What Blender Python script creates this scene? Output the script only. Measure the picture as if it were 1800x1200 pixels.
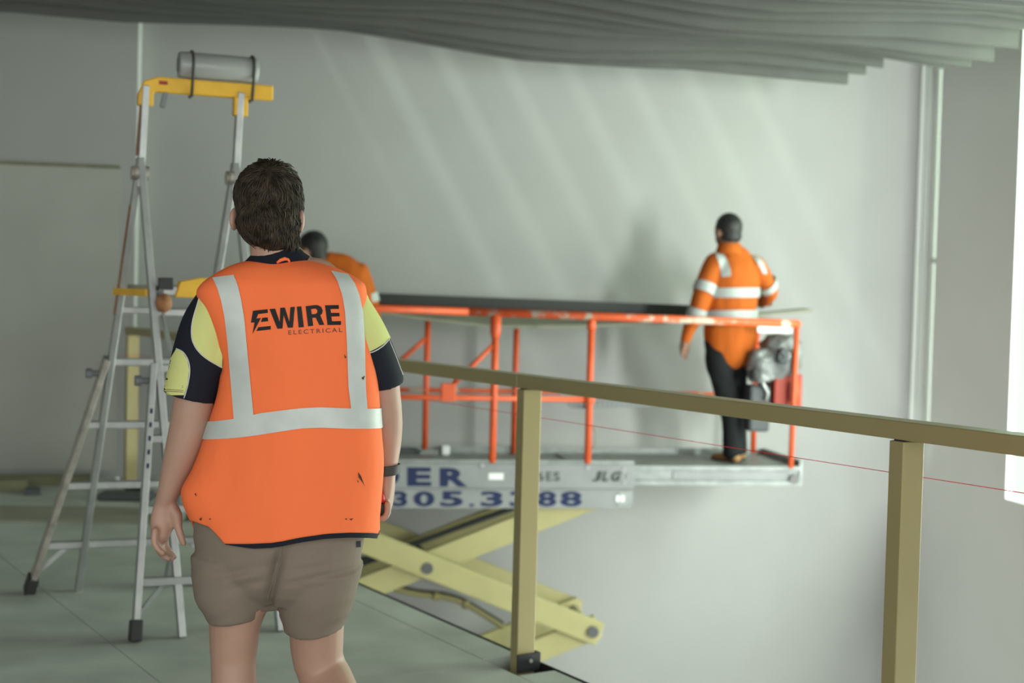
import bpy, bmesh, math, random
from mathutils import Vector, Matrix, noise
from mathutils.bvhtree import BVHTree
from mathutils.geometry import tessellate_polygon

random.seed(7)
for o in list(bpy.data.objects):
    bpy.data.objects.remove(o)
SC = bpy.context.scene
COL = SC.collection
V = Vector

# ------------------------------------------------------------------ camera
FPX = 2500.0
PITCH = math.atan(90 / 2500)
ROLL = math.radians(1.5)
CAMH = 1.43
CAM = V((0, 0, CAMH))
FWD = V((0, math.cos(PITCH), -math.sin(PITCH)))
UP0 = V((0, math.sin(PITCH), math.cos(PITCH)))
RT0 = V((1, 0, 0))
RIGHT = RT0 * math.cos(ROLL) + UP0 * math.sin(ROLL)
UP = UP0 * math.cos(ROLL) - RT0 * math.sin(ROLL)
cd = bpy.data.cameras.new('camera')
cd.sensor_width = 36
cd.lens = 36 * FPX / 1800
cd.clip_end = 200
cd.dof.use_dof = True
cd.dof.focus_distance = 3.6
cd.dof.aperture_fstop = 2.8
cam = bpy.data.objects.new('camera', cd)
COL.objects.link(cam)
m = Matrix.Identity(4)
for i in range(3):
    m[i][0] = RIGHT[i]; m[i][1] = UP[i]; m[i][2] = -FWD[i]; m[i][3] = CAM[i]
cam.matrix_world = m
SC.camera = cam

# ------------------------------------------------------------------ light
SC.view_settings.view_transform = 'Standard'
SC.view_settings.look = 'None'
SC.view_settings.gamma = 1
SC.view_settings.use_curve_mapping = False
SC.view_settings.exposure = 0.0
w = bpy.data.worlds.new('sky'); SC.world = w
w.use_nodes = True
bg = w.node_tree.nodes['Background']
bg.inputs[0].default_value = (0.97, 1.0, 0.965, 1)
bg.inputs[1].default_value = 1.2


def sun(name, direction, strength, angle, color):
    l = bpy.data.lights.new(name, 'SUN')
    l.energy = strength; l.angle = math.radians(angle); l.color = color
    o = bpy.data.objects.new(name, l); COL.objects.link(o)
    o.rotation_euler = V(direction).to_track_quat('-Z', 'Y').to_euler()
    o.location = (0, 0, 12)
    return o


def area(name, loc, direction, sx, sy, power, color):
    l = bpy.data.lights.new(name, 'AREA')
    l.shape = 'RECTANGLE'; l.size = sx; l.size_y = sy; l.energy = power; l.color = color
    o = bpy.data.objects.new(name, l); COL.objects.link(o)
    o.rotation_euler = V(direction).to_track_quat('-Z', 'Y').to_euler()
    o.location = loc
    return o


# building grid: origin at the corner where the left wall ends, e1 along the wall
GA = math.radians(9.3)
E1 = V((math.cos(GA), math.sin(GA), 0)); E2 = V((-math.sin(GA), math.cos(GA), 0))
GO = V((-2.73, 10.25, 0))


def G(s, t, z=0.0):
    return GO + E1 * s + E2 * t + V((0, 0, z))


S_RIGHT = 6.13
# daylight through the tall side windows (right wall), plus added fill and streak lamps
area('window_daylight', G(S_RIGHT + 0.5, -3.6, 1.1), -E1, 4.2, 3.0, 330, (1.0, 1.0, 0.98))
area('low_daylight', G(6.85, -9.0, 1.7), E2, 1.2, 2.4, 1250, (1.0, 0.975, 0.99))
area('void_fill', G(S_RIGHT + 0.4, -4.6, -1.8), -E1, 5.4, 2.2, 270, (1.0, 0.985, 0.98))  # added fill that brightens the void under the lift
area('foliage_daylight', G(S_RIGHT + 0.5, -3.2, 2.9), -E1, 4.0, 1.4, 150, (0.62, 1.0, 0.58))
area('rear_fill', (-0.5, -2.6, 2.0), (0, 1, 0), 9.0, 4.0, 200, (1.0, 1.0, 0.97))  # added fill for the vest worker's back; no facade stands there
sun('streak_sun', E1 * 0.42 + E2 * 0.23 + V((0, 0, -0.76)), 1.7, 2.0, (0.85, 1.0, 0.88))  # throws soft streaks on the back wall through the added roof slats


# ------------------------------------------------------------------ pixel helpers
def ray(px, py):
    return FWD + RIGHT * ((px - 900) / FPX) + UP * ((600 - py) / FPX)


def atY(px, py, Y):
    d = ray(px, py); return CAM + d * (Y / d.y)


def atZ(px, py, Z):
    d = ray(px, py); return CAM + d * ((Z - CAMH) / d.z)


def atT(px, py, t):                       # on the plane parallel to the back wall
    d = ray(px, py)
    k = (t - (CAM - GO).dot(E2)) / d.dot(E2)
    return CAM + d * k


def ST(P):
    r = P - GO
    return r.dot(E1), r.dot(E2), P.z


# ------------------------------------------------------------------ materials
def mat(name, col, rough=0.6, metal=0.0, var=0.0, vscale=8.0, bump=0.0, bscale=60.0, spec=0.5, col2=None, thr=None, sheen=0.0, stretch=None):
    m = bpy.data.materials.new(name); m.use_nodes = True
    nt = m.node_tree; b = nt.nodes['Principled BSDF']
    b.inputs['Base Color'].default_value = (*col, 1)
    b.inputs['Roughness'].default_value = rough
    b.inputs['Metallic'].default_value = metal
    b.inputs['Specular IOR Level'].default_value = spec
    if sheen:
        b.inputs['Sheen Weight'].default_value = sheen
    if var or col2 or bump:
        tc = nt.nodes.new('ShaderNodeTexCoord')
        src = tc.outputs['Object']
        if stretch:
            mp = nt.nodes.new('ShaderNodeMapping')
            mp.inputs['Scale'].default_value = stretch
            nt.links.new(src, mp.inputs[0]); src = mp.outputs[0]
    if var or col2:
        n = nt.nodes.new('ShaderNodeTexNoise'); n.inputs['Scale'].default_value = vscale
        n.inputs['Detail'].default_value = 5
        nt.links.new(src, n.inputs['Vector'])
        r = nt.nodes.new('ShaderNodeValToRGB')
        a = tuple(max(0, c * (1 - var)) for c in col); c2 = col2 or tuple(min(1, c * (1 + var)) for c in col)
        r.color_ramp.elements[0].color = (*a, 1); r.color_ramp.elements[1].color = (*c2, 1)
        lo, hi = thr or (0.3, 0.7)
        r.color_ramp.elements[0].position = lo; r.color_ramp.elements[1].position = hi
        nt.links.new(n.outputs['Fac'], r.inputs[0])
        nt.links.new(r.outputs[0], b.inputs['Base Color'])
    if bump:
        n2 = nt.nodes.new('ShaderNodeTexNoise'); n2.inputs['Scale'].default_value = bscale
        n2.inputs['Detail'].default_value = 4
        nt.links.new(src, n2.inputs['Vector'])
        bp = nt.nodes.new('ShaderNodeBump'); bp.inputs['Strength'].default_value = bump
        bp.inputs['Distance'].default_value = 0.01
        nt.links.new(n2.outputs['Fac'], bp.inputs['Height'])
        nt.links.new(bp.outputs[0], b.inputs['Normal'])
    return m


def srgb(r, g, b):
    f = lambda c: ((c / 255 + 0.055) / 1.055) ** 2.4 if c > 10 else c / 255 / 12.92
    return (f(r), f(g), f(b))


M = {}
M['wall'] = mat('wall_paint', (0.305, 0.305, 0.299), 0.75, var=0.04, vscale=1.2, bump=0.05, bscale=40)
M['plaster'] = mat('plasterboard', (0.34, 0.335, 0.312), 0.8, var=0.05, vscale=2.0)
M['trim'] = mat('trim_white', (0.75, 0.77, 0.75), 0.5)
M['floor'] = mat('floor_sheet', (0.41, 0.425, 0.40), 0.55, var=0.17, vscale=3.0, bump=0.08, bscale=30)
M['floor_dark'] = mat('floor_gap', (0.03, 0.03, 0.03), 0.8)
M['steel_dark'] = mat('steel_dark', (0.035, 0.037, 0.04), 0.45, metal=0.4)
M['concrete'] = mat('concrete', (0.55, 0.55, 0.53), 0.8, var=0.1, vscale=1.5)
M['pier'] = mat('pier_lit_paint', (0.80, 0.80, 0.78), 0.75, var=0.03, vscale=1.2)  # paler copy of the wall paint, standing in for light the pier lacks
M['baffle'] = mat('grey_felt', (0.088, 0.088, 0.083), 0.9, var=0.06, vscale=4.0)
M['roof'] = mat('roof', (0.10, 0.10, 0.10), 0.9)
M['grass'] = mat('grass', (0.18, 0.28, 0.14), 0.9, var=0.3, vscale=2.0)
M['rail'] = mat('bronze_coat', srgb(160, 148, 106), 0.38, metal=0.25, spec=0.5, var=0.03, vscale=5)
M['alu'] = mat('aluminium', (0.40, 0.415, 0.41), 0.42, metal=0.7, var=0.12, vscale=14)
M['alu_b'] = mat('aluminium_worn', (0.42, 0.385, 0.35), 0.5, metal=0.5, var=0.25, vscale=20)
M['brownstrip'] = mat('brown_strip', (0.30, 0.13, 0.05), 0.7, var=0.3, vscale=30)
M['yellow'] = mat('yellow_plastic', (0.72, 0.40, 0.02), 0.45, var=0.08, vscale=12)
M['rubber'] = mat('rubber', (0.03, 0.03, 0.03), 0.7)
M['greyplastic'] = mat('grey_plastic', (0.16, 0.17, 0.18), 0.5)
M['clear'] = mat('cloudy_plastic', (0.30, 0.31, 0.30), 0.3)
M['band'] = mat('wrist_rubber', (0.035, 0.038, 0.036), 0.6)
M['orange_paint'] = mat('orange_paint', srgb(205, 82, 38), 0.5, var=0.1, vscale=10)
M['orange_worn'] = mat('orange_paint_worn', srgb(205, 82, 38), 0.55, col2=(0.42, 0.36, 0.29), vscale=9, thr=(0.52, 0.6), stretch=(1, 1, 1))
M['lift_grey'] = mat('lift_grey_paint', (0.215, 0.22, 0.225), 0.5, var=0.08, vscale=6)
M['lift_steel'] = mat('galvanised', (0.23, 0.245, 0.24), 0.5, metal=0.3, var=0.2, vscale=12)
M['cream'] = mat('cream_paint', srgb(158, 151, 104), 0.5, var=0.06, vscale=5)
M['navy'] = mat('navy_print', (0.018, 0.026, 0.075), 0.7, spec=0.2)
M['black_print'] = mat('black_print', (0.02, 0.025, 0.02), 0.5)
M['pin'] = mat('pin_steel', (0.10, 0.10, 0.10), 0.5, metal=0.6)
M['hose'] = mat('hose', (0.22, 0.19, 0.08), 0.5)
M['black_board'] = mat('black_board', (0.012, 0.014, 0.013), 0.6)
M['beige'] = mat('beige_board', (0.20, 0.195, 0.15), 0.7, var=0.06, vscale=6)
M['redbox'] = mat('red_box', srgb(150, 46, 25), 0.6)
M['bag'] = mat('grey_plastic_wrap', (0.16, 0.168, 0.168), 0.25, var=0.3, vscale=9, bump=0.4, bscale=18)
M['darkbag'] = mat('dark_box', (0.055, 0.06, 0.065), 0.6)
M['white'] = mat('white_plate', (0.75, 0.76, 0.75), 0.5)
M['string'] = mat('red_string', (0.75, 0.03, 0.05), 0.6)
M['skin'] = mat('skin', srgb(172, 136, 118), 0.5, var=0.07, vscale=9, bump=0.03, bscale=120)
M['skin_d'] = mat('skin_tan', srgb(120, 85, 66), 0.5)
M['hair'] = mat('hair', (0.016, 0.011, 0.007), 0.5, var=0.4, vscale=45, col2=(0.060, 0.043, 0.027), spec=0.3)
M['hair_black'] = mat('hair_black', (0.010, 0.009, 0.009), 0.6)
M['vest'] = mat('vest_orange', (0.95, 0.19, 0.062), 0.8, var=0.03, vscale=6, spec=0.2, bump=0.9, bscale=6, stretch=(1.3, 1, 0.5))
M['vest_in'] = mat('vest_lining', srgb(200, 40, 10), 0.8, spec=0.2)
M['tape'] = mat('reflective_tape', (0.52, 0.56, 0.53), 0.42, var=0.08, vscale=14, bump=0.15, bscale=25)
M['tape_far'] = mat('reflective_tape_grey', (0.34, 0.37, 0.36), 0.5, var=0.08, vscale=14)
M['logo'] = mat('logo_black', (0.008, 0.008, 0.008), 0.5, spec=0.2)
M['logo_thin'] = mat('logo_dark_red', (0.09, 0.015, 0.008), 0.5)
M['navy_cloth'] = mat('navy_cloth', (0.010, 0.012, 0.020), 0.85, spec=0.25, bump=0.1, bscale=200)
M['lime'] = mat('lime_cloth', srgb(205, 208, 134), 0.85, spec=0.2, bump=0.1, bscale=200)
M['piping'] = mat('white_piping', (0.55, 0.56, 0.55), 0.7)
M['shorts'] = mat('shorts_taupe', srgb(128, 116, 104), 0.85, spec=0.2, var=0.03, vscale=5, bump=0.1, bscale=150)
M['boot'] = mat('boot_leather', srgb(150, 112, 66), 0.7, var=0.15, vscale=15)
M['sole'] = mat('boot_sole', (0.03, 0.028, 0.025), 0.8)
M['sock'] = mat('sock_grey', (0.2, 0.2, 0.2), 0.9)
M['jacket'] = mat('jacket_orange', srgb(174, 86, 27), 0.8, spec=0.2, var=0.06, vscale=6, bump=0.8, bscale=7, stretch=(1.3, 1, 0.6))
M['trouser'] = mat('black_trouser', (0.012, 0.014, 0.015), 0.85, spec=0.2)
M['dirt'] = mat('dirt_mark', (0.05, 0.02, 0.012), 0.8)
M['red_tool'] = mat('red_grip', (0.55, 0.012, 0.01), 0.5)
M['eye'] = mat('eye_white', (0.6, 0.58, 0.55), 0.3)
M['lip'] = mat('lip', (0.35, 0.13, 0.11), 0.5)
M['timber'] = mat('timber_offcut', (0.16, 0.155, 0.09), 0.8, var=0.15, vscale=8)
M['ply'] = mat('ply_sheet', (0.26, 0.25, 0.20), 0.75, var=0.12, vscale=4)
M['sack'] = mat('pale_sack', (0.42, 0.42, 0.40), 0.8)


def glass():
    m = bpy.data.materials.new('window_glass'); m.use_nodes = True
    nt = m.node_tree; nt.nodes.clear()
    o = nt.nodes.new('ShaderNodeOutputMaterial'); mx = nt.nodes.new('ShaderNodeMixShader')
    t = nt.nodes.new('ShaderNodeBsdfTransparent'); g = nt.nodes.new('ShaderNodeBsdfGlossy')
    t.inputs[0].default_value = (0.93, 0.98, 0.94, 1); g.inputs['Roughness'].default_value = 0.02
    mx.inputs[0].default_value = 0.06
    nt.links.new(t.outputs[0], mx.inputs[1]); nt.links.new(g.outputs[0], mx.inputs[2])
    nt.links.new(mx.outputs[0], o.inputs[0])
    return m


M['glass'] = glass()


# ------------------------------------------------------------------ object helpers
ROOTLOC = {}


def tag(o, label=None, cat=None, group=None, kind=None):
    if label: o['label'] = label
    if cat: o['category'] = cat
    if group: o['group'] = group
    if kind: o['kind'] = kind
    return o


def thing(name, loc, label, cat, group=None):
    o = bpy.data.objects.new(name, None); COL.objects.link(o)
    o.location = loc; o.empty_display_size = 0.1
    ROOTLOC[o.name] = V(loc)
    return tag(o, label, cat, group)


class MB:
    def __init__(s): s.v = []; s.f = []

    def add(s, vs, fs):
        k = len(s.v); s.v += [V(a) for a in vs]; s.f += [tuple(i + k for i in f) for f in fs]; return s

    def box(s, c, ax, h):
        c = V(c); X, Y, Z = [V(a).normalized() * b for a, b in zip(ax, h)]
        vs = [c + X * i + Y * j + Z * k for i in (-1, 1) for j in (-1, 1) for k in (-1, 1)]
        fs = [(0, 1, 3, 2), (4, 6, 7, 5), (0, 4, 5, 1), (2, 3, 7, 6), (0, 2, 6, 4), (1, 5, 7, 3)]
        return s.add(vs, fs)

    def bar(s, a, b, wdt, hgt, upv=(0, 0, 1)):
        a = V(a); b = V(b); d = (b - a); L = d.length; d.normalize()
        u = V(upv) - d * V(upv).dot(d); u.normalize(); r = d.cross(u)
        return s.box((a + b) / 2, (d, r, u), (L / 2, wdt / 2, hgt / 2))

    def tube(s, path, r, n=10, cap=True):
        path = [V(p) for p in path]
        rs = r if isinstance(r, (list, tuple)) else [r] * len(path)
        rings = []; prev = None
        for i, p in enumerate(path):
            d = (path[min(i + 1, len(path) - 1)] - path[max(i - 1, 0)]).normalized()
            if prev is None:
                u = d.orthogonal().normalized()
            else:
                u = (prev - d * prev.dot(d)).normalized()
            prev = u; w_ = d.cross(u)
            rings.append([p + (u * math.cos(2 * math.pi * k / n) + w_ * math.sin(2 * math.pi * k / n)) * rs[i] for k in range(n)])
        return s.rings(rings, cap)

    def rings(s, rings, cap=True, closed=True):
        k0 = len(s.v); n = len(rings[0])
        for R in rings: s.v += [V(p) for p in R]
        for i in range(len(rings) - 1):
            for j in range(n if closed else n - 1):
                a = k0 + i * n + j; b = k0 + i * n + (j + 1) % n
                s.f.append((a, b, b + n, a + n))
        if cap:
            s.f.append(tuple(k0 + j for j in reversed(range(n))))
            s.f.append(tuple(k0 + (len(rings) - 1) * n + j for j in range(n)))
        return s

    def cyl(s, a, b, r, n=16): return s.tube([a, b], r, n)

    def prism(s, poly, d):            # closed polygon (list of 3d points) extruded by d
        n = len(poly); d = V(d)
        vs = [V(p) for p in poly] + [V(p) + d for p in poly]
        fs = [tuple(reversed(range(n))), tuple(range(n, 2 * n))] + [(i, (i + 1) % n, n + (i + 1) % n, n + i) for i in range(n)]
        return s.add(vs, fs)

    def build(s, name, m_, parent=None, smooth=False, bevel=0.0, seg=2, label=None, recalc=True):
        root = parent
        off = V((0, 0, 0))
        while root is not None:
            if root.name in ROOTLOC: off = ROOTLOC[root.name]
            root = root.parent
        me = bpy.data.meshes.new(name)
        me.from_pydata([tuple(p - off) for p in s.v], [], s.f)
        if recalc or bevel:
            bm = bmesh.new(); bm.from_mesh(me)
            bmesh.ops.recalc_face_normals(bm, faces=bm.faces)
            if bevel:
                es = [e for e in bm.edges if len(e.link_faces) == 2 and e.calc_face_angle(0) > 0.6]
                bmesh.ops.bevel(bm, geom=es, offset=bevel, segments=seg, profile=0.5, affect='EDGES', clamp_overlap=True)
            bm.to_mesh(me); bm.free()
        me.materials.append(M[m_] if isinstance(m_, str) else m_)
        if smooth:
            for p in me.polygons: p.use_smooth = True
        o = bpy.data.objects.new(name, me); COL.objects.link(o)
        if parent is not None: o.parent = parent
        if label: o['label'] = label
        return o


def part(name, m_, parent, *bars, **kw):
    b = MB()
    for q in bars: b.bar(*q)
    return b.build(name, m_, parent, **kw)


def cr(pts, sub=6):                       # catmull-rom resample of tuples
    out = []
    n = len(pts)
    for i in range(n - 1):
        p0 = pts[max(i - 1, 0)]; p1 = pts[i]; p2 = pts[i + 1]; p3 = pts[min(i + 2, n - 1)]
        for k in range(sub):
            t = k / sub
            out.append(tuple(0.5 * ((2 * b) + (-a + c) * t + (2 * a - 5 * b + 4 * c - d) * t * t + (-a + 3 * b - 3 * c + d) * t ** 3) for a, b, c, d in zip(p0, p1, p2, p3)))
    out.append(tuple(pts[-1]))
    return out


def limb(pts, side=(1, 0, 0), n=20, sub=5, caps=True):
    """closed tube; pts = (x,y,z,ra,rb), ra along side, rb across"""
    P = cr(pts, sub)
    rings = []
    sd = V(side)

    def ring(c, d, ra, rb):
        u = sd - d * sd.dot(d)
        u.normalize(); w_ = d.cross(u)
        return [c + u * (ra * math.cos(2 * math.pi * k / n)) + w_ * (rb * math.sin(2 * math.pi * k / n)) for k in range(n)]
    for i, q in enumerate(P):
        a = V(P[max(i - 1, 0)][:3]); b = V(P[min(i + 1, len(P) - 1)][:3])
        d = (b - a).normalized(); c = V(q[:3])
        if i == 0 and caps:
            rm = min(q[3], q[4])
            for k in (4, 3, 2, 1):
                f = k / 4.5
                g = math.sqrt(1 - f * f); rings.append(ring(c - d * (rm * f), d, q[3] * g, q[4] * g))
        rings.append(ring(c, d, q[3], q[4]))
        if i == len(P) - 1 and caps:
            rm = min(q[3], q[4])
            for k in (1, 2, 3, 4):
                f = k / 4.5
                g = math.sqrt(1 - f * f); rings.append(ring(c + d * (rm * f), d, q[3] * g, q[4] * g))
    return rings


def ellipsoid(c, r, n=20, m=12, R=None):
    rings = []
    for i in range(m + 1):
        a = math.pi * (i + 0.15) / (m + 0.3)
        rings.append([V((r[0] * math.sin(a) * math.cos(2 * math.pi * k / n), r[1] * math.sin(a) * math.sin(2 * math.pi * k / n), -r[2] * math.cos(a))) for k in range(n)])
    R = R or Matrix.Identity(3)
    return [[V(c) + R @ p for p in ring] for ring in rings]


def blob(list_of_rings, voxel=0.006, smooth=6, name='tmp', factor=0.5):
    b = MB()
    for r in list_of_rings: b.rings(r, True)
    o = b.build(name, 'skin')
    rm = o.modifiers.new('r', 'REMESH'); rm.mode = 'VOXEL'; rm.voxel_size = voxel
    if smooth:
        sm = o.modifiers.new('s', 'SMOOTH'); sm.iterations = smooth; sm.factor = factor
    dg = bpy.context.evaluated_depsgraph_get(); dg.update()
    me = bpy.data.meshes.new_from_object(o.evaluated_get(dg))
    out = MB()
    out.v = [v.co.copy() for v in me.vertices]; out.f = [tuple(p.vertices) for p in me.polygons]
    bpy.data.objects.remove(o); bpy.data.meshes.remove(me)
    return out


def bvh(mb): return BVHTree.FromPolygons([tuple(p) for p in mb.v], mb.f)


def hit_px(tree, px, py, depth, off):
    d = ray(px, py).normalized()
    p, n, i, L = tree.ray_cast(CAM, d)
    if p is None:
        q = CAM + d * depth
        p, n, i, L = tree.find_nearest(q)
        n = (q - p).normalized() if (q - p).length > 1e-6 else n
        return p + n * off
    if n.dot(d) > 0: n = -n
    return p + n * off


def decal(tree, polys, off, name, m_, parent, depth=3.6, cuts=3, thick=0.0, holes=None):
    """polygons given in photo pixels laid on a surface"""
    bm = bmesh.new()
    for pi, poly in enumerate(polys):
        loops = [[V((x, y, 0)) for x, y in poly]]
        if holes and holes.get(pi): loops += [[V((x, y, 0)) for x, y in h] for h in holes[pi]]
        flat = [p for l in loops for p in l]
        vs = [bm.verts.new(p) for p in flat]
        for tri in tessellate_polygon(loops):
            try: bm.faces.new([vs[i] for i in tri])
            except ValueError: pass
    bmesh.ops.triangulate(bm, faces=bm.faces)
    for it in range(cuts):
        es = [e for e in bm.edges if e.calc_length() > 6]
        if not es: break
        bmesh.ops.subdivide_edges(bm, edges=es, cuts=1)
        bmesh.ops.triangulate(bm, faces=bm.faces)
    bm.verts.index_update()
    b = MB()
    b.add([hit_px(tree, v.co.x, v.co.y, depth, off) for v in bm.verts], [tuple(v.index for v in f.verts) for f in bm.faces])
    bm.free()
    return b.build(name, m_, parent, smooth=False, recalc=False)


def strip_decal(tree, left, right, off, name, m_, parent, depth=3.6, nu=6, nv=24, pts=None):
    """quad strip between two pixel polylines"""
    def samp(pl, t):
        L = [0]
        for a, b in zip(pl, pl[1:]): L.append(L[-1] + math.dist(a, b))
        x = t * L[-1]
        for i in range(len(pl) - 1):
            if x <= L[i + 1] + 1e-9:
                k = (x - L[i]) / max(L[i + 1] - L[i], 1e-9)
                return (pl[i][0] + (pl[i + 1][0] - pl[i][0]) * k, pl[i][1] + (pl[i + 1][1] - pl[i][1]) * k)
        return pl[-1]
    rows = []
    for i in range(nv + 1):
        a = samp(left, i / nv); c = samp(right, i / nv)
        rows.append([hit_px(tree, a[0] + (c[0] - a[0]) * j / nu, a[1] + (c[1] - a[1]) * j / nu, depth, off) for j in range(nu + 1)])
    b = MB(); b.rings(rows, False, False)
    return b.build(name, m_, parent, smooth=True, recalc=False)


def text_mesh(txt, offset=0.0, spacing=1.0):
    c = bpy.data.curves.new('txt', 'FONT'); c.body = txt; c.offset = offset; c.space_character = spacing
    c.resolution_u = 3
    o = bpy.data.objects.new('txt', c); COL.objects.link(o)
    dg = bpy.context.evaluated_depsgraph_get(); dg.update()
    me = bpy.data.meshes.new_from_object(o.evaluated_get(dg))
    vs = [v.co.copy() for v in me.vertices]; fs = [tuple(p.vertices) for p in me.polygons]
    bpy.data.objects.remove(o); bpy.data.curves.remove(c)
    return vs, fs


def text_on(txt, corners, name, m_, parent, offset=0.0, normal=None, push=0.003, tree=None, spacing=1.0):
    """corners: bl, br, tl as 3d points (or pixels when tree is given)"""
    vs, fs = text_mesh(txt, offset, spacing)
    x0 = min(v.x for v in vs); x1 = max(v.x for v in vs); y0 = min(v.y for v in vs); y1 = max(v.y for v in vs)
    b = MB()
    out = []
    for v in vs:
        a = (v.x - x0) / (x1 - x0); c = (v.y - y0) / (y1 - y0)
        if tree is not None:
            px = corners[0][0] + (corners[1][0] - corners[0][0]) * a + (corners[2][0] - corners[0][0]) * c
            py = corners[0][1] + (corners[1][1] - corners[0][1]) * a + (corners[2][1] - corners[0][1]) * c
            out.append(hit_px(tree, px, py, 3.6, push))
        else:
            out.append(corners[0] + (corners[1] - corners[0]) * a + (corners[2] - corners[0]) * c + V(normal) * push)
    b.add(out, fs)
    return b.build(name, m_, parent, recalc=False)

# ================================================================== STRUCTURE
ZG = -3.4                                   # lower floor
ZR = 4.6                                    # roof underside


def struct(o, label=None, cat=None):
    o['kind'] = 'structure'
    if label: o['label'] = label
    if cat: o['category'] = cat
    return o


# handrail line (outer top edge) in plan
RA = V((-0.525, 0.851, 0)).normalized()     # along the rail, going away
RN = V((RA.y, -RA.x, 0))                    # outward, over the void
RO = V((0.058, 5.5, 0)) - RN * 0.04         # centre line point


def RL(a, n, z=0.0): return RO + RA * a + RN * n + V((0, 0, z))


POSTW_A, POSTW_N = 0.05, 0.08
RAIL_Z = 1.11


def rail_a(px, z=1.06):
    # parameter along the rail centre line for an image column near the rail height
    best = None
    for i in range(-400, 700):
        a = i * 0.01
        P = RL(a, 0, z) - CAM
        zz = P.dot(FWD)
        if zz < 0.3: continue
        x = 900 + FPX * P.dot(RIGHT) / zz
        if best is None or abs(x - px) < best[0]: best = (abs(x - px), a)
    return best[1]


A1 = rail_a(930); A2 = rail_a(1596)
SP = A1 - A2
A_END = rail_a(233)
POSTS = [A2 - SP, A2, A1, A1 + SP, A1 + 2 * SP, A_END]
POSTS = [p for i, p in enumerate(POSTS) if i == 5 or p < A_END - 0.5]
EDGE_N = 0.075                              # slab edge beyond the rail centre
POCKET = (0.13, -0.10)                      # half length along the rail, inner side


def clip(poly, q, nrm):                     # keep side where (p-q).nrm <= 0
    out = []
    for i in range(len(poly)):
        a, b = poly[i], poly[(i + 1) % len(poly)]
        da, db = (a - q).dot(nrm), (b - q).dot(nrm)
        if da <= 0: out.append(a)
        if da * db < 0: out.append(a + (b - a) * (da / (da - db)))
    return out


HALF = [(RL(0, EDGE_N), RN), (G(0, -0.004), E2), (V((-5.2, 0, 0)), V((-1, 0, 0))), (V((0, -4, 0)), V((0, -1, 0)))]
# the slab itself sits below the sheets
slab = [V((-30, -30, 0)), V((30, -30, 0)), V((30, 30, 0)), V((-30, 30, 0))]
for q, n_ in HALF: slab = clip(slab, q, n_)
floor = MB().prism([p + V((0, 0, -0.30)) for p in slab], (0, 0, 0.235)).build('floor', 'floor_dark')
struct(floor, 'pale grey sheeted mezzanine floor with open edge', 'floor')


def sheet(poly, name='floor_sheet', z0=-0.06, z1=0.0, m_='floor'):
    for q, n_ in HALF: poly = clip(poly, q, n_) if len(poly) > 2 else poly
    if len(poly) < 3: return None
    ar = sum((poly[i] - poly[0]).cross(poly[i + 1] - poly[0]).z for i in range(1, len(poly) - 1)) / 2
    if abs(ar) < 0.004: return None
    return MB().prism([V((p.x, p.y, z0)) for p in poly], (0, 0, z1 - z0)).build(name, m_, floor)


gap = 0.0018
for i in range(-6, 5):
    for j in range(0, 8):
        a0 = i * 2.4 + (0.9 if j % 2 else 0.0); n1 = POCKET[1] - j * 1.2
        sheet([RL(a0 + gap, n1 - 1.2 + gap), RL(a0 + 2.4 - gap, n1 - 1.2 + gap), RL(a0 + 2.4 - gap, n1 - gap), RL(a0 + gap, n1 - gap)])
# edge strips between the post pockets
bnd = [-11.0] + [v for p in sorted(POSTS) for v in (p - POCKET[0], p + POCKET[0])] + [7.0]
for k in range(0, len(bnd), 2):
    if bnd[k + 1] > bnd[k]:
        sheet([RL(bnd[k], POCKET[1] + 0.004), RL(bnd[k + 1], POCKET[1] + 0.004), RL(bnd[k + 1], EDGE_N - 0.012), RL(bnd[k], EDGE_N - 0.012)], 'edge_strip')
edge = part('trim_1', 'steel_dark', None, (RL(-11, EDGE_N + 0.004, -0.13), RL(A_END + 0.02, EDGE_N + 0.004, -0.13), 0.006, 0.262))
struct(edge, 'dark steel angle along the open floor edge', 'trim')

lower = MB().box(V((0, 8, ZG - 0.05)), ((1, 0, 0), (0, 1, 0), (0, 0, 1)), (9, 12, 0.05)).build('floor_lower', 'concrete')
struct(lower, 'pale concrete floor of the level below', 'floor')
lawn = MB().box(V((20, 6, ZG - 0.3)), ((1, 0, 0), (0, 1, 0), (0, 0, 1)), (10.8, 25, 0.05)).build('lawn', 'grass')
struct(lawn, 'green lawn outside the windows', 'lawn')

# walls
wl = MB().box(G(-1.9, 0.065, ZR / 2), (E1, E2, (0, 0, 1)), (1.9, 0.065, ZR / 2)).build('wall_left', 'wall')
struct(wl, 'shaded grey end wall at the far left', 'wall')
sx, _, sz = ST(atT(211, 297, 0)); _, _, szb = ST(atT(100, 836, 0))
MB().box(G((sx - 3.0) / 2 , -0.007, (sz + 0.06) / 2), (E1, E2, (0, 0, 1)), ((sx + 3.0) / 2, 0.007, (sz - 0.06) / 2)).build('plasterboard_sheet', 'plaster', wl)
MB().box(G((sx - 3.0) / 2, -0.010, sz + 0.012), (E1, E2, (0, 0, 1)), ((sx + 3.0) / 2, 0.010, 0.009)).build('shadow_line', 'timber', wl)  # dark strip standing in for the shadow line above the sheet

wb = MB().box(G(S_RIGHT / 2, 0.21, (ZR + ZG) / 2), (E1, E2, (0, 0, 1)), (S_RIGHT / 2 + 0.1, 0.08, (ZR - ZG) / 2)).build('wall_back', 'wall')
struct(wb, 'tall white wall behind the scissor lift', 'wall')
wls = MB().box(V((-5.3, 3, (ZR + 0) / 2)), ((1, 0, 0), (0, 1, 0), (0, 0, 1)), (0.1, 7.5, ZR / 2)).build('wall_side', 'wall')
struct(wls, 'side wall of the mezzanine', 'wall')

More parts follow.
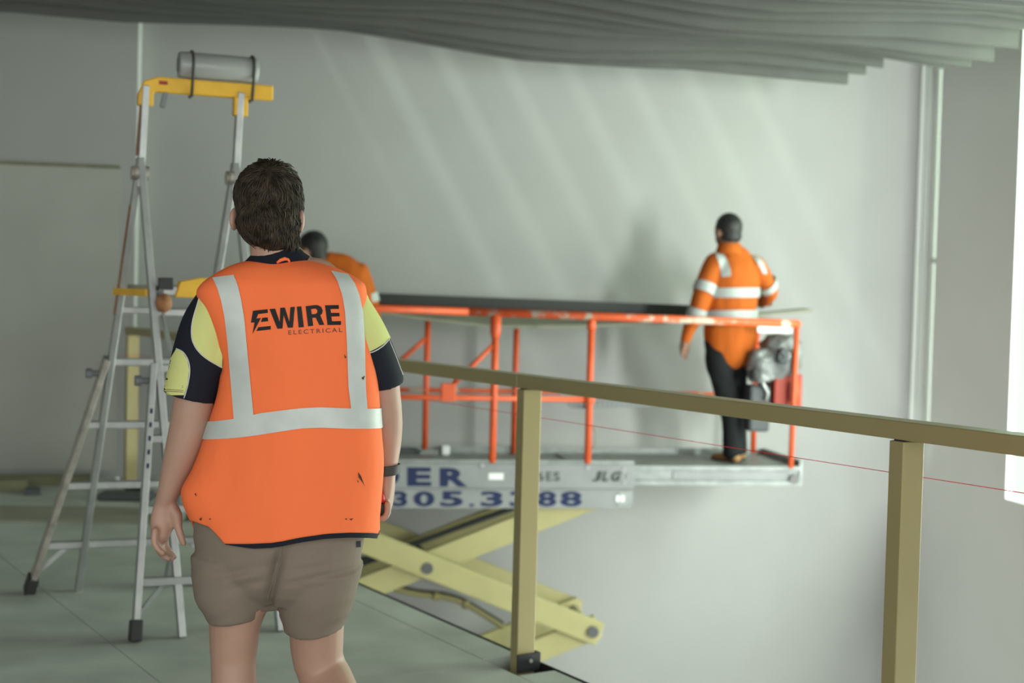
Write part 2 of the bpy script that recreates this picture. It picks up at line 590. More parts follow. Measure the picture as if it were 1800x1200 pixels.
# right wall with a corner slit window and a large window
T0, T1, T2, T3 = 0.13, 0.085, -0.02, -1.24
Z_SL = 0.45; Z_SILL = 0.05; Z_HEAD = 3.55


def rw(name, t0, t1, z0, z1, m_='wall', parent=None, th=0.12, s0=0.0):
    return MB().box(G(S_RIGHT + s0 + th, (t0 + t1) / 2, (z0 + z1) / 2), (E1, E2, (0, 0, 1)), (th, abs(t1 - t0) / 2, (z1 - z0) / 2)).build(name, m_, parent)


wr = MB()
for t0, t1, z0, z1 in ((T2, T3, ZG, ZR), (T3, -1.9, ZG, Z_SILL), (-7.4, -10.5, ZG, Z_SILL), (-1.9, -7.4, ZG, -2.95), (-1.9, -7.4, -0.65, Z_SILL), (T3, -10.5, Z_HEAD, ZR), (T0, T2, ZG, Z_SL), (T0, T2, Z_HEAD, ZR), (T0, T1, Z_SL, Z_HEAD), (-7.4, -10.5, Z_SILL, Z_HEAD)):
    wr.box(G(S_RIGHT + 0.025, (t0 + t1) / 2, (z0 + z1) / 2), (E1, E2, (0, 0, 1)), (0.025, abs(t1 - t0) / 2, (z1 - z0) / 2))
struct(wr.build('wall_right', 'pier'), 'grey side wall pier between the corner slit and large window', 'wall')
w1 = MB().box(G(S_RIGHT + 0.012, (T1 + T2) / 2, (Z_HEAD + Z_SL) / 2), (E1, E2, (0, 0, 1)), (0.003, (T1 - T2) / 2, (Z_HEAD - Z_SL) / 2)).build('window_1', 'glass')
struct(w1, 'narrow bright corner slit window', 'window')
b = MB()
for t in (T1 - 0.008, T2 + 0.008): b.box(G(S_RIGHT + 0.012, t, (Z_HEAD + Z_SL) / 2), (E1, E2, (0, 0, 1)), (0.011, 0.008, (Z_HEAD - Z_SL) / 2))
b.box(G(S_RIGHT + 0.012, (T1 + T2) / 2, 1.75), (E1, E2, (0, 0, 1)), (0.011, 0.05, 0.02))
b.build('window_frame', 'trim', w1)
w2 = MB().box(G(S_RIGHT + 0.012, (T3 - 7.4) / 2, (Z_SILL + Z_HEAD) / 2), (E1, E2, (0, 0, 1)), (0.003, (7.4 + T3) / 2, (Z_HEAD - Z_SILL) / 2)).build('window_2', 'glass')
struct(w2, 'large bright side window over the void', 'window')
b = MB()
for k in range(1, 4): b.box(G(S_RIGHT + 0.012, T3 - k * 1.48, (Z_SILL + Z_HEAD) / 2), (E1, E2, (0, 0, 1)), (0.011, 0.025, (Z_HEAD - Z_SILL) / 2))
b.build('window_frame', 'trim', w2)
w3 = MB().box(G(S_RIGHT + 0.012, (-1.9 - 7.4) / 2, (-2.95 - 0.65) / 2), (E1, E2, (0, 0, 1)), (0.003, (7.4 - 1.9) / 2, (2.95 - 0.65) / 2)).build('added_window', 'glass')  # added with its opening to let more light into the void
struct(w3, 'unseen window added to light the void below', 'window')
# vertical trims on the back wall next to the corner
for k, (px, wd) in enumerate(((1606, 0.02), (1619, 0.035))):
    s, t, z = ST(atT(px, 600, 0.13))
    struct(MB().box(G(s, 0.12, (Z_HEAD + ZG) / 2), (E1, E2, (0, 0, 1)), (wd, 0.012, (Z_HEAD - ZG) / 2)).build('trim_%d' % (k + 2), 'trim'), 'pale vertical corner trim on the white wall, %s' % ('slim' if k == 0 else 'wide'), 'trim')
struct(MB().box(G(0.005, 0.065, ZR / 2 + 0.02), (E1, E2, (0, 0, 1)), (0.005, 0.066, ZR / 2 - 0.02)).build('trim_4', 'trim'), 'pale strip painting window light on the left wall end', 'trim')  # white colour stands in for window light on the wall's end face

# roof with an unseen opening added over the far end for light streaks
b = MB()
SKY = (0.4, 4.15, -1.55, 0.1)               # s0,s1,t0,t1
for s0, s1, t0, t1 in ((-4, SKY[0], -15, 0.3), (SKY[1], S_RIGHT + 0.25, -15, 0.3), (SKY[0], SKY[1], -15, SKY[2]), (SKY[0], SKY[1], SKY[3], 0.3)):
    b.box(G((s0 + s1) / 2, (t0 + t1) / 2, ZR + 0.1), (E1, E2, (0, 0, 1)), ((s1 - s0) / 2, (t1 - t0) / 2, 0.1))
ceiling = struct(b.build('ceiling', 'roof'), 'dark roof deck above the hanging baffles', 'ceiling')
for k in range(8):
    s = SKY[0] + 0.25 + k * 0.47
    MB().box(G(s, (SKY[2] + SKY[3]) / 2, ZR + 0.1), (E1, E2, (0, 0, 1)), (0.11, (SKY[3] - SKY[2]) / 2, 0.1)).build('streak_slat', 'roof', ceiling)  # unseen slats added to split the sun into streaks

# hanging felt baffles: long boards parallel to the back wall with a folded lower edge
farpts = [(-600, 5), (0, 12), (230, 40), (590, 60), (900, 103), (1220, 115), (1490, 150), (2000, 215)]
fz = [ST(atT(x, y, -0.8)) for x, y in farpts]
fz = [(q[0], q[2]) for q in fz]


def zbot(s, j):
    s2 = s - 0.16 * j * (1 if s > 1 else 0.6)
    for (a, za), (b_, zb_) in zip(fz, fz[1:]):
        if s2 <= b_ or (b_, zb_) == fz[-1]:
            z = za + (zb_ - za) * (s2 - a) / (b_ - a)
            break
    return z + BJ[j] + 0.03 * math.sin(1.3 * s + 0.9 * j)


NB = 18
BJ = [0.0, 0.01, 0.02, 0.05, 0.04, 0.03, 0.05, 0.09, 0.08, 0.07, 0.06, 0.08, 0.12, 0.10, 0.1, 0.1, 0.1, 0.1]
ENDPX = [1490, 1521, 1551, 1660, 1705, 1745, 1787, 1830, 1870, 1910, 1960, 2000, 2050, 2100, 2150, 2200, 2250, 2300]
for j in range(NB):
    t = -0.80 - 0.22 * j
    s_end = ST(atT(ENDPX[j], 120, t))[0]
    s_end = min(s_end, S_RIGHT - 0.03)
    s_beg = -3.6
    cs = [s_beg + (s_end - s_beg) * k / 36 for k in range(37)]
    lo = [G(s, t, zbot(s, j)) for s in cs]; hi = [G(s, t, zbot(s, j) + 0.32) for s in cs]
    b = MB(); n = len(cs)
    b.v = [p + E2 * d for d in (-0.018, 0.018) for p in lo + hi]
    o0, o1 = 0, 2 * n
    for k in range(n - 1):
        b.f += [(k, k + 1, n + k + 1, n + k), (o1 + k, o1 + n + k, o1 + n + k + 1, o1 + k + 1),
                (k, o1 + k, o1 + k + 1, k + 1), (n + k, n + k + 1, o1 + n + k + 1, o1 + n + k)]
    b.f += [(0, n, o1 + n, o1), (n - 1, o1 + n - 1, o1 + 2 * n - 1, 2 * n - 1)]
    ob = b.build('ceiling_baffle', 'baffle')
    tag(ob, 'long grey felt baffle with folded lower edge hanging under the roof', 'ceiling baffle', 'hanging ceiling baffles')
    ROOTLOC[ob.name] = V((0, 0, 0))
    for s in (-2.8, -0.6, 1.4, 3.2, s_end - 0.4):
        zt = zbot(s, j) + 0.30
        MB().cyl(G(s, t, zt), G(s, t, ZR + 0.02), 0.004, 6).build('hanger_wire', 'alu', ob)

# ================================================================== HANDRAIL
hr = thing('handrail', RL(A1, 0, 0), 'bronze-coated metal handrail along the open floor edge', 'handrail')
R0 = rail_a(1596) - SP - 0.6
joins = [R0, A1 + 0.03, A1 + 0.03 + 2 * SP, A_END + 0.06]
joins = [j for i, j in enumerate(joins) if i in (0, 1, 3) or j < A_END - 0.5]
for a, c in zip(joins, joins[1:]):
    part('top_rail', 'rail', hr, (RL(a + 0.0008, 0, RAIL_Z - 0.025), RL(c - 0.0008, 0, RAIL_Z - 0.025), 0.08, 0.05), bevel=0.003)
for p in POSTS:
    po = MB().box(RL(p, 0, (RAIL_Z - 0.054 - 0.05) / 2), (RA, RN, (0, 0, 1)), (POSTW_A / 2, POSTW_N / 2, (RAIL_Z - 0.054 + 0.05) / 2)).build('post', 'rail', hr, bevel=0.003)
    MB().box(RL(p, 0, RAIL_Z - 0.052), (RA, RN, (0, 0, 1)), (0.018, 0.03, 0.004)).build('spigot', 'steel_dark', po)
    MB().box(RL(p, 0.005, -0.056), (RA, RN, (0, 0, 1)), (0.085, 0.062, 0.006)).build('base_plate', 'rail', po, bevel=0.002)
    b = MB()
    b.box(RL(p - 0.030, 0.008, 0.012), (RA, RN, (0, 0, 1)), (0.004, 0.05, 0.035))
    b.box(RL(p, 0.058, 0.012), (RA, RN, (0, 0, 1)), (0.034, 0.004, 0.035))
    b.box(RL(p + 0.030, 0.03, 0.012), (RA, RN, (0, 0, 1)), (0.004, 0.03, 0.035))
    b.build('foot_bracket', 'steel_dark', po, bevel=0.0015)
    MB().cyl(RL(p - 0.034, 0.015, 0.02), RL(p - 0.040, 0.015, 0.02), 0.008, 8).build('bolt', 'alu', po)

# red string line stretched outside the posts
sa = [atT(1000, 742, -1.5)]
SN = 0.06


def on_rail_plane(px, py, n):
    d = ray(px, py); k = (RL(0, n) - CAM).dot(RN) / d.dot(RN)
    return CAM + d * k


q1 = on_rail_plane(1300, 788.5, SN); q2 = on_rail_plane(1765, 861, SN)
dz = (q2.z - q1.z) / ((q2 - q1).dot(RA))
zs = lambda a: q1.z + dz * (a - (q1 - RO).dot(RA))
string = MB().cyl(RL(POSTS[0], SN, zs(POSTS[0])), RL(A_END, SN, zs(A_END)), 0.0011, 6).build('string_line', 'string')
tag(string, 'thin red string line stretched tight along the outside of the handrail posts', 'string')
ROOTLOC[string.name] = V((0, 0, 0))
for p in (POSTS[0], A_END):
    MB().tube([RL(p + 0.035 * math.cos(k), 0.0 + 0.06 * math.sin(k), zs(p)) for k in [i * 0.45 for i in range(15)]], 0.0015, 6).build('knot', 'string', string)

# ================================================================== STEPLADDER
U = V((math.cos(math.radians(22)), math.sin(math.radians(22)), 0))
A1o = atZ(50, 1042, 0); A1i = atZ(137, 1038, 0); B1o = atZ(237, 1127, 0); B1i = atZ(320, 1120, 0)
WI = 0.40                                   # inner width
# hinge of the near-left side: on the plan line A1i..B1i where the image column matches
best = None
for i in range(0, 101):
    P = A1i.lerp(B1i, i / 100)
    q = atY(246, 280, P.y)
    e = abs(q.x - P.x)
    if best is None or e < best[0]: best = (e, V((P.x, P.y, q.z)))
H1 = best[1]
lad = thing('platform_ladder', ((A1o + B1o) / 2) + U * 0.3, 'aluminium platform ladder with yellow guard bar and flared legs', 'ladder')
for k in (0, 1):
    sgn = 1 if k == 0 else -1
    off = U * (WI * k)
    for I, O_, nm in ((A1i, A1o, 'A'), (B1i, B1o, 'B')):
        foot = I + off; hin = H1 + off
        fo = (O_ + off) if k == 0 else (I + off + (I - O_))   # mirrored outward
        d = (hin - foot).normalized()
        part('inner_stile', 'alu', lad, (foot + V((0, 0, 0.0)), hin, 0.028, 0.062, (foot - hin).cross(U)), bevel=0.004)
        # flared outer stile
        f = 0.56
        top = foot.lerp(hin, f) - U * (0.020 * sgn)
        st = part('flared_stile', 'alu_b' if nm == 'A' and k == 0 else 'alu', lad, (fo + (top - fo).normalized() * 0.05, top, 0.026, 0.074, (foot - hin).cross(U)), bevel=0.004)
        part('rubber_foot', 'rubber', st, (fo + V((0, 0, 0.0)), fo + (top - fo).normalized() * 0.085, 0.046, 0.088, (foot - hin).cross(U)), bevel=0.006)
        # lock knob
        kp = foot.lerp(hin, f - 0.035)
        kb = MB(); kb.cyl(kp - U * (0.02 * sgn), kp - U * (0.085 * sgn), 0.014, 12); kb.cyl(kp - U * (0.075 * sgn), kp - U * (0.10 * sgn), 0.022, 12)
        kb.build('lock_knob', 'greyplastic', lad, smooth=False)
        # brace from lowest rung to the foot
        r0 = fo.lerp(top, 0.22)
        part('brace', 'alu', lad, (fo.lerp(top, 0.08) + U * 0.0, r0 + U * (0.11 * sgn) + V((0, 0, -0.01)), 0.012, 0.02))
        MB().cyl(hin - U * 0.03 * sgn - d * 0.06, hin + U * 0.03 * sgn - d * 0.06, 0.030, 16).build('hinge', 'alu_b', lad)
# rungs
for I, O_ in ((A1i, A1o), (B1i, B1o)):
    for z in (0.225, 0.505, 0.785, 1.07):
        tI = z / H1.z
        f = 0.56
        topz = H1.z * f
        pin = I.lerp(H1, tI)
        pin = V((pin.x, pin.y, z))
        top = V((0, 0, 0)) + I.lerp(H1, f) - U * 0.02
        out = O_.lerp(top, min(1, z / topz)); 
        left = V((out.x, out.y, z)); width = 2 * (pin - left).dot(U) + WI
        part('rung', 'alu', lad, (left - U * 0.005, left + U * (width + 0.005), 0.048, 0.034), bevel=0.005)
    for z in (1.30, 1.55):
        if z > 1.4 and I is B1i: continue
        pin = I.lerp(H1, z / H1.z)
        if z < 1.4: part('rung', 'alu', lad, (pin, pin + U * WI, 0.04, 0.03), bevel=0.004)
# guard posts and guard bar above the hinge
gl = atY(251, 152, H1.y); gr_ = atY(462, 166, H1.y + 0.21)
ZB = (gl.z + gr_.z) / 2
gp1 = V((gl.x + 0.012, H1.y, 0)); 
bar_y = (gp1 + U * 0.0)
p1t = V((bar_y.x, bar_y.y, ZB)); p2t = p1t + U * WI
for a, c, m_ in ((H1, p1t, 'alu'), (H1 + U * WI, p2t, 'alu')):
    gpost = part('guard_post', m_, lad, (a - V((0, 0, 0.12)), c, 0.028, 0.055, U.cross(V((0, 0, 1)))), bevel=0.004)
    if a is H1:
        part('scuffed_strip', 'brownstrip', gpost, (a + (c - a) * 0.05 - U * 0.0165, a + (c - a) * 0.93 - U * 0.0165, 0.004, 0.03, U.cross(V((0, 0, 1)))))
        part('scuffed_strip', 'brownstrip', gpost, (A1i.lerp(H1, 0.66) - U * 0.0165, A1i.lerp(H1, 0.9) - U * 0.0165, 0.004, 0.03, U.cross(V((0, 0, 1)))), label='pale orange tape strip')
FR = V((U.y, -U.x, 0))                      # towards the camera side
path = [p1t - U * 0.0 + V((0, 0, -0.07)), p1t - U * 0.005 + V((0, 0, -0.03)), p1t + U * 0.008 + V((0, 0, 0.0)), p1t + U * 0.04 + V((0, 0, 0.012))]
guard = MB()
sec = lambda c, dr: [c + dr * a + FR * b_ for a, b_ in ((-0.032, -0.02), (0.032, -0.02), (0.032, 0.02), (-0.032, 0.02))]
g_rings = []
gpath = [(V((0, 0, -0.085)), -U * 1.0), (V((0, 0, -0.04)), -U), (U * 0.012 + V((0, 0, -0.005)), (-U + V((0, 0, 1))).normalized()), (U * 0.05 + V((0, 0, 0.008)), V((0, 0, 1))), (U * 0.54 + V((0, 0, 0.008)), V((0, 0, 1)))]
for dp, dr in gpath: g_rings.append(sec(p1t + dp, dr))
gbar = guard.rings(g_rings, True).build('guard_bar', 'yellow', lad, bevel=0.006, label='yellow plastic guard bar')
part('bar_clamp', 'yellow', lad, (p2t + V((0, 0, -0.10)), p2t + V((0, 0, -0.02)), 0.06, 0.05, FR), bevel=0.005)
part('bar_clip', 'greyplastic', lad, (p1t + U * 0.07 + V((0, 0, -0.085)), p1t + U * 0.085 + V((0, 0, -0.02)), 0.02, 0.03, FR))
MB().box(p1t + U * 0.07 + FR * 0.0205 + V((0, 0, 0.015)), (U, FR, (0, 0, 1)), (0.018, 0.001, 0.008)).build('warning_label', 'redbox', gbar)
# platform
mid = V((H1.x, H1.y, 0)); zp = 1.40
vdir = (B1i - A1i).normalized()
plat = MB().box(mid + U * (WI / 2 + 0.0) + V((0, 0, zp)), (U, vdir, (0, 0, 1)), (WI / 2 - 0.02, 0.16, 0.012)).build('platform', 'alu', lad, bevel=0.003)
b = MB()
b.prism([mid + U * a + vdir * 0.165 + V((0, 0, zp + z)) for a, z in ((0.07, -0.035), (0.09, 0.03), (0.17, 0.048), (0.33, 0.048), (0.36, 0.0), (0.36, -0.04))], vdir * 0.03)
b.build('platform_lip', 'yellow', plat, bevel=0.003)
part('platform_side', 'yellow', plat, (mid - U * 0.035 - vdir * 0.16 + V((0, 0, zp - 0.02)), mid - U * 0.035 + vdir * 0.16 + V((0, 0, zp - 0.02)), 0.012, 0.03))
for s in (-1, 1):
    part('platform_arm', 'alu', plat, (mid + U * 0.03 + vdir * (0.17 * s) + V((0, 0, zp - 0.01)), mid + U * (WI - 0.03) + vdir * (0.17 * s) + V((0, 0, zp - 0.01)), 0.02, 0.03))
    part('platform_strut', 'alu', plat, (mid + U * (0.03 if s < 0 else WI - 0.03) + V((0, 0, zp - 0.02)) + vdir * 0.12, mid + U * (0.02 if s < 0 else WI - 0.02) + vdir * 0.27 + V((0, 0, zp - 0.26)), 0.012, 0.02))
kb = MB(); kb.rings(ellipsoid(mid + U * 0.02 + vdir * 0.20 + V((0, 0, zp - 0.06)), (0.034, 0.034, 0.04), 14, 8))
kb.build('hanging_knob', 'brownstrip', lad, smooth=True, label='brown round knob under the platform')
part('platform_catch', 'rubber', lad, (mid + U * 0.0 + vdir * 0.19 + V((0, 0, zp + 0.02)), mid + U * 0.06 + vdir * 0.19 + V((0, 0, zp + 0.02)), 0.03, 0.05), bevel=0.004)
# blue printed ladder markings on the flared stiles
f = 0.56
top = A1i.lerp(H1, f) - U * 0.02
for I, O_ in ((A1i, A1o), (B1i, B1o)):
    top = I.lerp(H1, f) - U * 0.02
    nrm = (I - H1).cross(U).normalized()
    if nrm.y > 0: nrm = -nrm
    dd = (top - O_).normalized()
    for k in range(0 if I is A1i else 5):
        c = O_.lerp(top, 0.62 + k * 0.05) + nrm * 0.0385
        MB().box(c, (dd, U, nrm), (0.010, 0.005, 0.0006)).build('blue_print', 'navy', lad)
# tube strapped on top of the guard bar
ta = p1t + U * 0.135 + V((0, 0, 0.10)); tb = p1t + U * 0.47 + V((0, 0, 0.10))
roll = thing('plastic_roll', ta.lerp(tb, 0.5) - V((0, 0, 0.06)), 'cloudy plastic roll strapped on top of the yellow ladder bar', 'roll')
b = MB(); n = 24
w_ = FR
rr = []
for p, r in ((ta, 0.030), (ta, 0.052), (ta.lerp(tb, 0.02), 0.056), (tb.lerp(ta, 0.02), 0.056), (tb, 0.052), (tb, 0.030)):
    rr.append([p + V((0, 0, 1)) * r * math.cos(2 * math.pi * k / n) + w_ * r * math.sin(2 * math.pi * k / n) for k in range(n)])
b.rings(rr, True).build('roll_body', 'clear', roll, smooth=True)
MB().cyl(ta - U * 0.004, ta + U * 0.03, 0.030, 18).build('roll_core', 'greyplastic', roll)
for f_ in (0.16, 0.93):
    c = ta.lerp(tb, f_)
    pth = [c + w_ * (0.024) + V((0, 0, -0.135))] + [c + w_ * 0.06 * math.cos(a) + V((0, 0, 1)) * 0.06 * math.sin(a) for a in [math.pi * i / 10 for i in range(11)]] + [c - w_ * 0.024 + V((0, 0, -0.135))]
    MB().tube(pth, 0.006, 8).build('strap', 'rubber', roll, smooth=True)

# ================================================================== DEBRIS by the left wall
def lying(px, py, z, name, m_, label, cat, dims, rot, group=None, bev=0.004):
    c = atZ(px, py, z)
    a = GA + math.radians(rot)
    X = V((math.cos(a), math.sin(a), 0)); Y = V((-X.y, X.x, 0))
    o = MB().box(V((c.x, c.y, z + dims[2] / 2)), (X, Y, (0, 0, 1)), (dims[0] / 2, dims[1] / 2, dims[2] / 2)).build(name, m_, None, bevel=bev)
    tag(o, label, cat, group)
    return o


lying(78, 852, 0.0, 'timber_offcut', 'timber', 'olive timber length lying against the left wall base', 'timber', (0.62, 0.10, 0.07), 0)
lying(6, 862, 0.0, 'timber_offcut', 'timber', 'short olive timber block standing on the floor beside the wall', 'timber', (0.3, 0.12, 0.075), 8)
lying(57, 868, 0.0, 'tool_case', 'darkbag', 'small dark case on the floor before the olive timber', 'case', (0.10, 0.12, 0.04), 10)
lying(222, 878, 0.0, 'tool_bag', 'darkbag', 'flat black tool bag lying near the handrail end post', 'bag', (0.34, 0.16, 0.05), -8, bev=0.015)
c = atZ(290, 868, 0)
sk = MB(); sk.rings(limb([(c.x - 0.1, c.y, 0.055, 0.05, 0.05), (c.x, c.y, 0.07, 0.08, 0.07), (c.x + 0.14, c.y + 0.02, 0.05, 0.06, 0.05)], (0, 1, 0)))
tag(sk.build('cement_sack', 'sack', None, smooth=True), 'pale slumped sack lying beside the black tool bag', 'sack')
pl = MB().prism([atZ(-60, 890, 0.0), atZ(272, 895, 0.0), atZ(266, 922, 0.0), atZ(-60, 916, 0.0)], (0, 0, 0.012)).build('plywood_sheet', 'ply')
tag(pl, 'brown plywood sheet lying flat on the floor behind the ladder', 'plywood sheet')

# ================================================================== SCISSOR LIFT
TN, TF = -1.15, -0.35                       # near and far guardrail planes


def L(px, py, t=TN): return atT(px, py, t)


ZD = L(1285, 812, -0.78).z                  # deck surface
zr = (L(870, 550).z + L(1400, 568).z) / 2   # top rail
s_ext = ST(L(1408, 830))[0]; s_main1 = ST(L(1114, 830))[0]; s_main0 = s_main1 - 2.50
lift = thing('scissor_lift', G((s_main0 + s_main1) / 2, (TN + TF) / 2, ZG), 'grey scissor lift with orange guardrails and cream scissor arms raised beside the wall', 'scissor lift')
TM = (TN + TF) / 2
AX = (E1, E2, V((0, 0, 1)))
# platform deck
zp0 = L(1000, 893).z; zp1 = L(1000, 858).z; zp2 = L(1000, 815).z
deck = MB().box(G((s_main0 + s_main1) / 2, TM, ZD - 0.02), AX, ((s_main1 - s_main0) / 2 - 0.01, 0.37, 0.02)).build('deck', 'lift_steel', lift)
MB().box(G((s_main0 + s_main1) / 2, TN - 0.012, (zp1 + zp2) / 2), AX, ((s_main1 - s_main0) / 2, 0.012, (zp2 - zp1) / 2)).build('side_panel', 'lift_grey', lift, bevel=0.004)
b = MB()
b.prism([G(s_main0, TN - 0.008, zp1 - 0.004), G(s_main1, TN - 0.008, zp1 - 0.004), G(s_main1 - 0.03, TN - 0.008, zp0), G(s_main0, TN - 0.008, zp0)], E2 * 0.02)
b.build('lower_rail_panel', 'lift_grey', lift)
MB().box(G(s_main1 - 0.055, TN - 0.009, (zp0 + zp1) / 2 - 0.005), AX, (0.05, 0.003, (zp1 - zp0) / 2 - 0.015)).build('end_channel', 'lift_steel', lift)
for k in (0, 1):
    MB().box(G(s_main1 - 0.11 + 0.035 * k, TN - 0.0125, (zp0 + zp1) / 2), AX, (0.012, 0.001, 0.022)).build('reflector', 'white', lift)
MB().box(G((s_main0 + s_main1) / 2, TF + 0.012, (zp0 + zp2) / 2), AX, ((s_main1 - s_main0) / 2, 0.012, (zp2 - zp0) / 2)).build('side_panel', 'lift_grey', lift)
b = MB()                                     # under-deck channels the arms ride in
for t in (TN + 0.06, TF - 0.06):
    b.box(G((s_main0 + s_main1) / 2, t, (zp0 + ZD) / 2), AX, ((s_main1 - s_main0) / 2 - 0.03, 0.03, (ZD - 0.04 - zp0) / 2))
b.build('slide_channel', 'lift_steel', lift)
# toe boards
zt = L(1000, 786, TF).z
MB().box(G((s_main0 + s_ext) / 2, TF, (ZD + zt) / 2), AX, ((s_ext - s_main0) / 2, 0.006, (zt - ZD) / 2)).build('toe_board', 'lift_steel', lift)
# near lip of deck
MB().box(G((s_main0 + s_main1) / 2, TN + 0.01, zp2 + 0.012), AX, ((s_main1 - s_main0) / 2, 0.02, 0.012)).build('deck_lip', 'lift_steel', lift)
# extension deck
ze0 = L(1250, 853).z; ze1 = L(1250, 819).z
ext = MB().box(G((s_main1 + s_ext) / 2 - 0.2, TM, ze1 - 0.02), AX, ((s_ext - s_main1) / 2 + 0.2, 0.35, 0.015)).build('extension_deck', 'lift_steel', lift)
b = MB(); sm = (s_main1 + s_ext) / 2; hl = (s_ext - s_main1) / 2
b.box(G(sm, TN + 0.012, ze1 - 0.012), AX, (hl, 0.02, 0.014)); b.box(G(sm, TN + 0.012, ze0 + 0.016), AX, (hl, 0.02, 0.016)); b.box(G(sm, TN + 0.022, (ze0 + ze1) / 2), AX, (hl, 0.008, (ze1 - ze0) / 2))
b.box(G(sm, TF - 0.012, (ze0 + ze1) / 2), AX, (hl, 0.012, (ze1 - ze0) / 2))
b.build('extension_rail', 'lift_steel', ext, bevel=0.002)
MB().box(G(sm + 0.1, TN + 0.011, (ze0 + ze1) / 2), AX, (hl * 0.7, 0.003, 0.026)).build('extension_stripe', 'lift_grey', ext)
MB().box(G(s_ext, TM, (ze0 + ze1) / 2 + 0.02), AX, (0.012, 0.40, (ze1 - ze0) / 2 + 0.02)).build('end_plate', 'lift_steel', ext)
MB().cyl(G(s_ext - 0.05, TN - 0.012, (ze0 + ze1) / 2 - 0.02), G(s_ext - 0.05, TN + 0.012, (ze0 + ze1) / 2 - 0.02), 0.035, 16).build('roller', 'pin', ext)
# print on the panels
nrm = -E2


def lt(txt, x0, x1, yb, yt, m_, off=0.03, t=TN - 0.024, slant=0.0, name='lettering', sp=1.0):
    bl = L(x0, yb + 0.0, t); br = L(x1, yb, t); tl = L(x0 + slant, yt, t)
    br = V((br.x, br.y, bl.z)); 
    d = (G(ST(br)[0], t, 0) - G(ST(bl)[0], t, 0))
    bl2 = G(ST(bl)[0], t, bl.z); br2 = bl2 + d
    tl2 = G(ST(tl)[0], t, tl.z)
    return text_on(txt, (bl2, br2, tl2), name, m_, lift, offset=off, normal=nrm, push=0.002, spacing=sp)


lt('D', 664, 702, 853, 821, 'navy', 0.045)
lt('E', 716, 758, 854, 821, 'navy', 0.045)
lt('R', 773, 822, 855, 822, 'navy', 0.045)
for ch, x0, x1 in (('3', 690, 716), ('0', 727, 764), ('5', 774, 814), ('3', 845, 884), ('3', 896, 934), ('8', 945, 978), ('8', 985, 1023)):
    lt(ch, x0, x1, 890, 863, 'navy', 0.035, t=TN - 0.0085)
lt('.', 824, 834, 890, 885, 'navy', 0.03, t=TN - 0.0085)
lt('6', 944, 956, 845, 829, 'black_print', 0.02); lt('E', 960, 970, 845, 829, 'black_print', 0.02); lt('S', 973, 984, 845, 829, 'black_print', 0.02)
for ch, x0, x1 in (('J', 1040, 1054), ('L', 1057, 1068), ('G', 1071, 1088)):
    lt(ch, x0, x1, 846, 828, 'black_print', 0.06, slant=5)
MB().box(L(872, 837, TN - 0.026), AX, (0.05, 0.001, 0.022)).build('panel_sticker', 'white', lift)
for px, py in ((1033, 821), (848, 818), (1097, 826), (1097, 847), (1105, 836)):
    MB().cyl(L(px, py, TN - 0.024), L(px, py, TN - 0.032), 0.014, 10).build('panel_bolt', 'alu', lift)

# guardrails
r = 0.024
def rtube(name, m_, pts, rad=r, par=None): return MB().tube(pts, rad, 10).build(name, m_, par or lift, smooth=True)


zb = ZD + 0.0
def sz(px, t, z): return G(ST(atT(px, 700, t))[0], t, z)


zrl = L(690, 543).z; zrr = L(1400, 569).z
def zrail(s):
    s0 = ST(L(690, 543))[0]; s1 = ST(L(1400, 569))[0]
    return zrl + (zrr - zrl) * (s - s0) / (s1 - s0)


S0 = s_main0 + 0.03; S1 = ST(L(1403, 570))[0]
sA = ST(L(868, 700))[0]; sB = ST(L(1036, 700))[0]; sFa = ST(atT(749, 690, TF))[0]; sFb = ST(atT(905, 690, TF))[0]
rtube('top_rail', 'orange_paint', [G(S0, TN, zrail(S0)), G(sA - 0.18, TN, zrail(sA - 0.18))])
rtube('top_rail', 'orange_worn', [G(sA - 0.18, TN, zrail(sA - 0.18)), G(S1, TN, zrail(S1))], r * 1.12)
rtube('top_rail', 'orange_paint', [G(S0, TF, zrail(S0)), G(S1, TF, zrail(S1))])
for s in (S0, S1):
    rtube('end_rail', 'orange_paint', [G(s, TN, zrail(s)), G(s, TF, zrail(s))])
for s, x, rad in ((sA, 0, r), (sB, 0, r), (S0, 0, r)):
    rtube('guard_post', 'orange_paint', [G(s, TN, zp2 + 0.005), G(s, TN, zrail(s))], rad)
rtube('guard_post', 'orange_paint', [G(S1 - 0.02, TN, ze1 - 0.01), G(S1 - 0.01, TN, zrail(S1))], r * 0.8)
rtube('post_sleeve', 'orange_paint', [G(sA, TN, zrail(sA) - 0.02), G(sA, TN, zrail(sA) - 0.13), G(sA, TN, zrail(sA) - 0.17)], [0.036, 0.036, 0.026])
rtube('post_sleeve', 'orange_paint', [G(sB, TN, zrail(sB) - 0.02), G(sB, TN, zrail(sB) - 0.09)], 0.03)
for s in (sFa, sFb, S0, S1 - 0.02):
    rtube('guard_post', 'orange_paint', [G(s, TF, ZD - 0.01), G(s, TF, zrail(s))], r * 0.9)
zm = L(900, 700).z; zmf = atT(800, 686, TF).z
rtube('mid_rail', 'orange_paint', [G(S0, TN, zm), G(sB, TN, zm)], r * 0.75)
rtube('mid_rail', 'orange_worn', [G(S0, TF, zmf), G(ST(atT(845, 690, TF))[0], TF, zmf), G(S1, TF, zmf)], r * 0.7)
MB().rings(ellipsoid(G(sB, TN, zm), (0.04, 0.04, 0.04), 12, 8)).build('rail_joint', 'orange_paint', lift, smooth=True)
rtube('diagonal_brace', 'orange_paint', [G(sA, TN, L(868, 603).z), L(788, 684)], r * 0.7)
rtube('diagonal_brace', 'orange_paint', [G(sFa, TF, atT(749, 592, TF).z), atT(688, 648, TF)], r * 0.7)
b = MB(); c0 = L(788, 684)
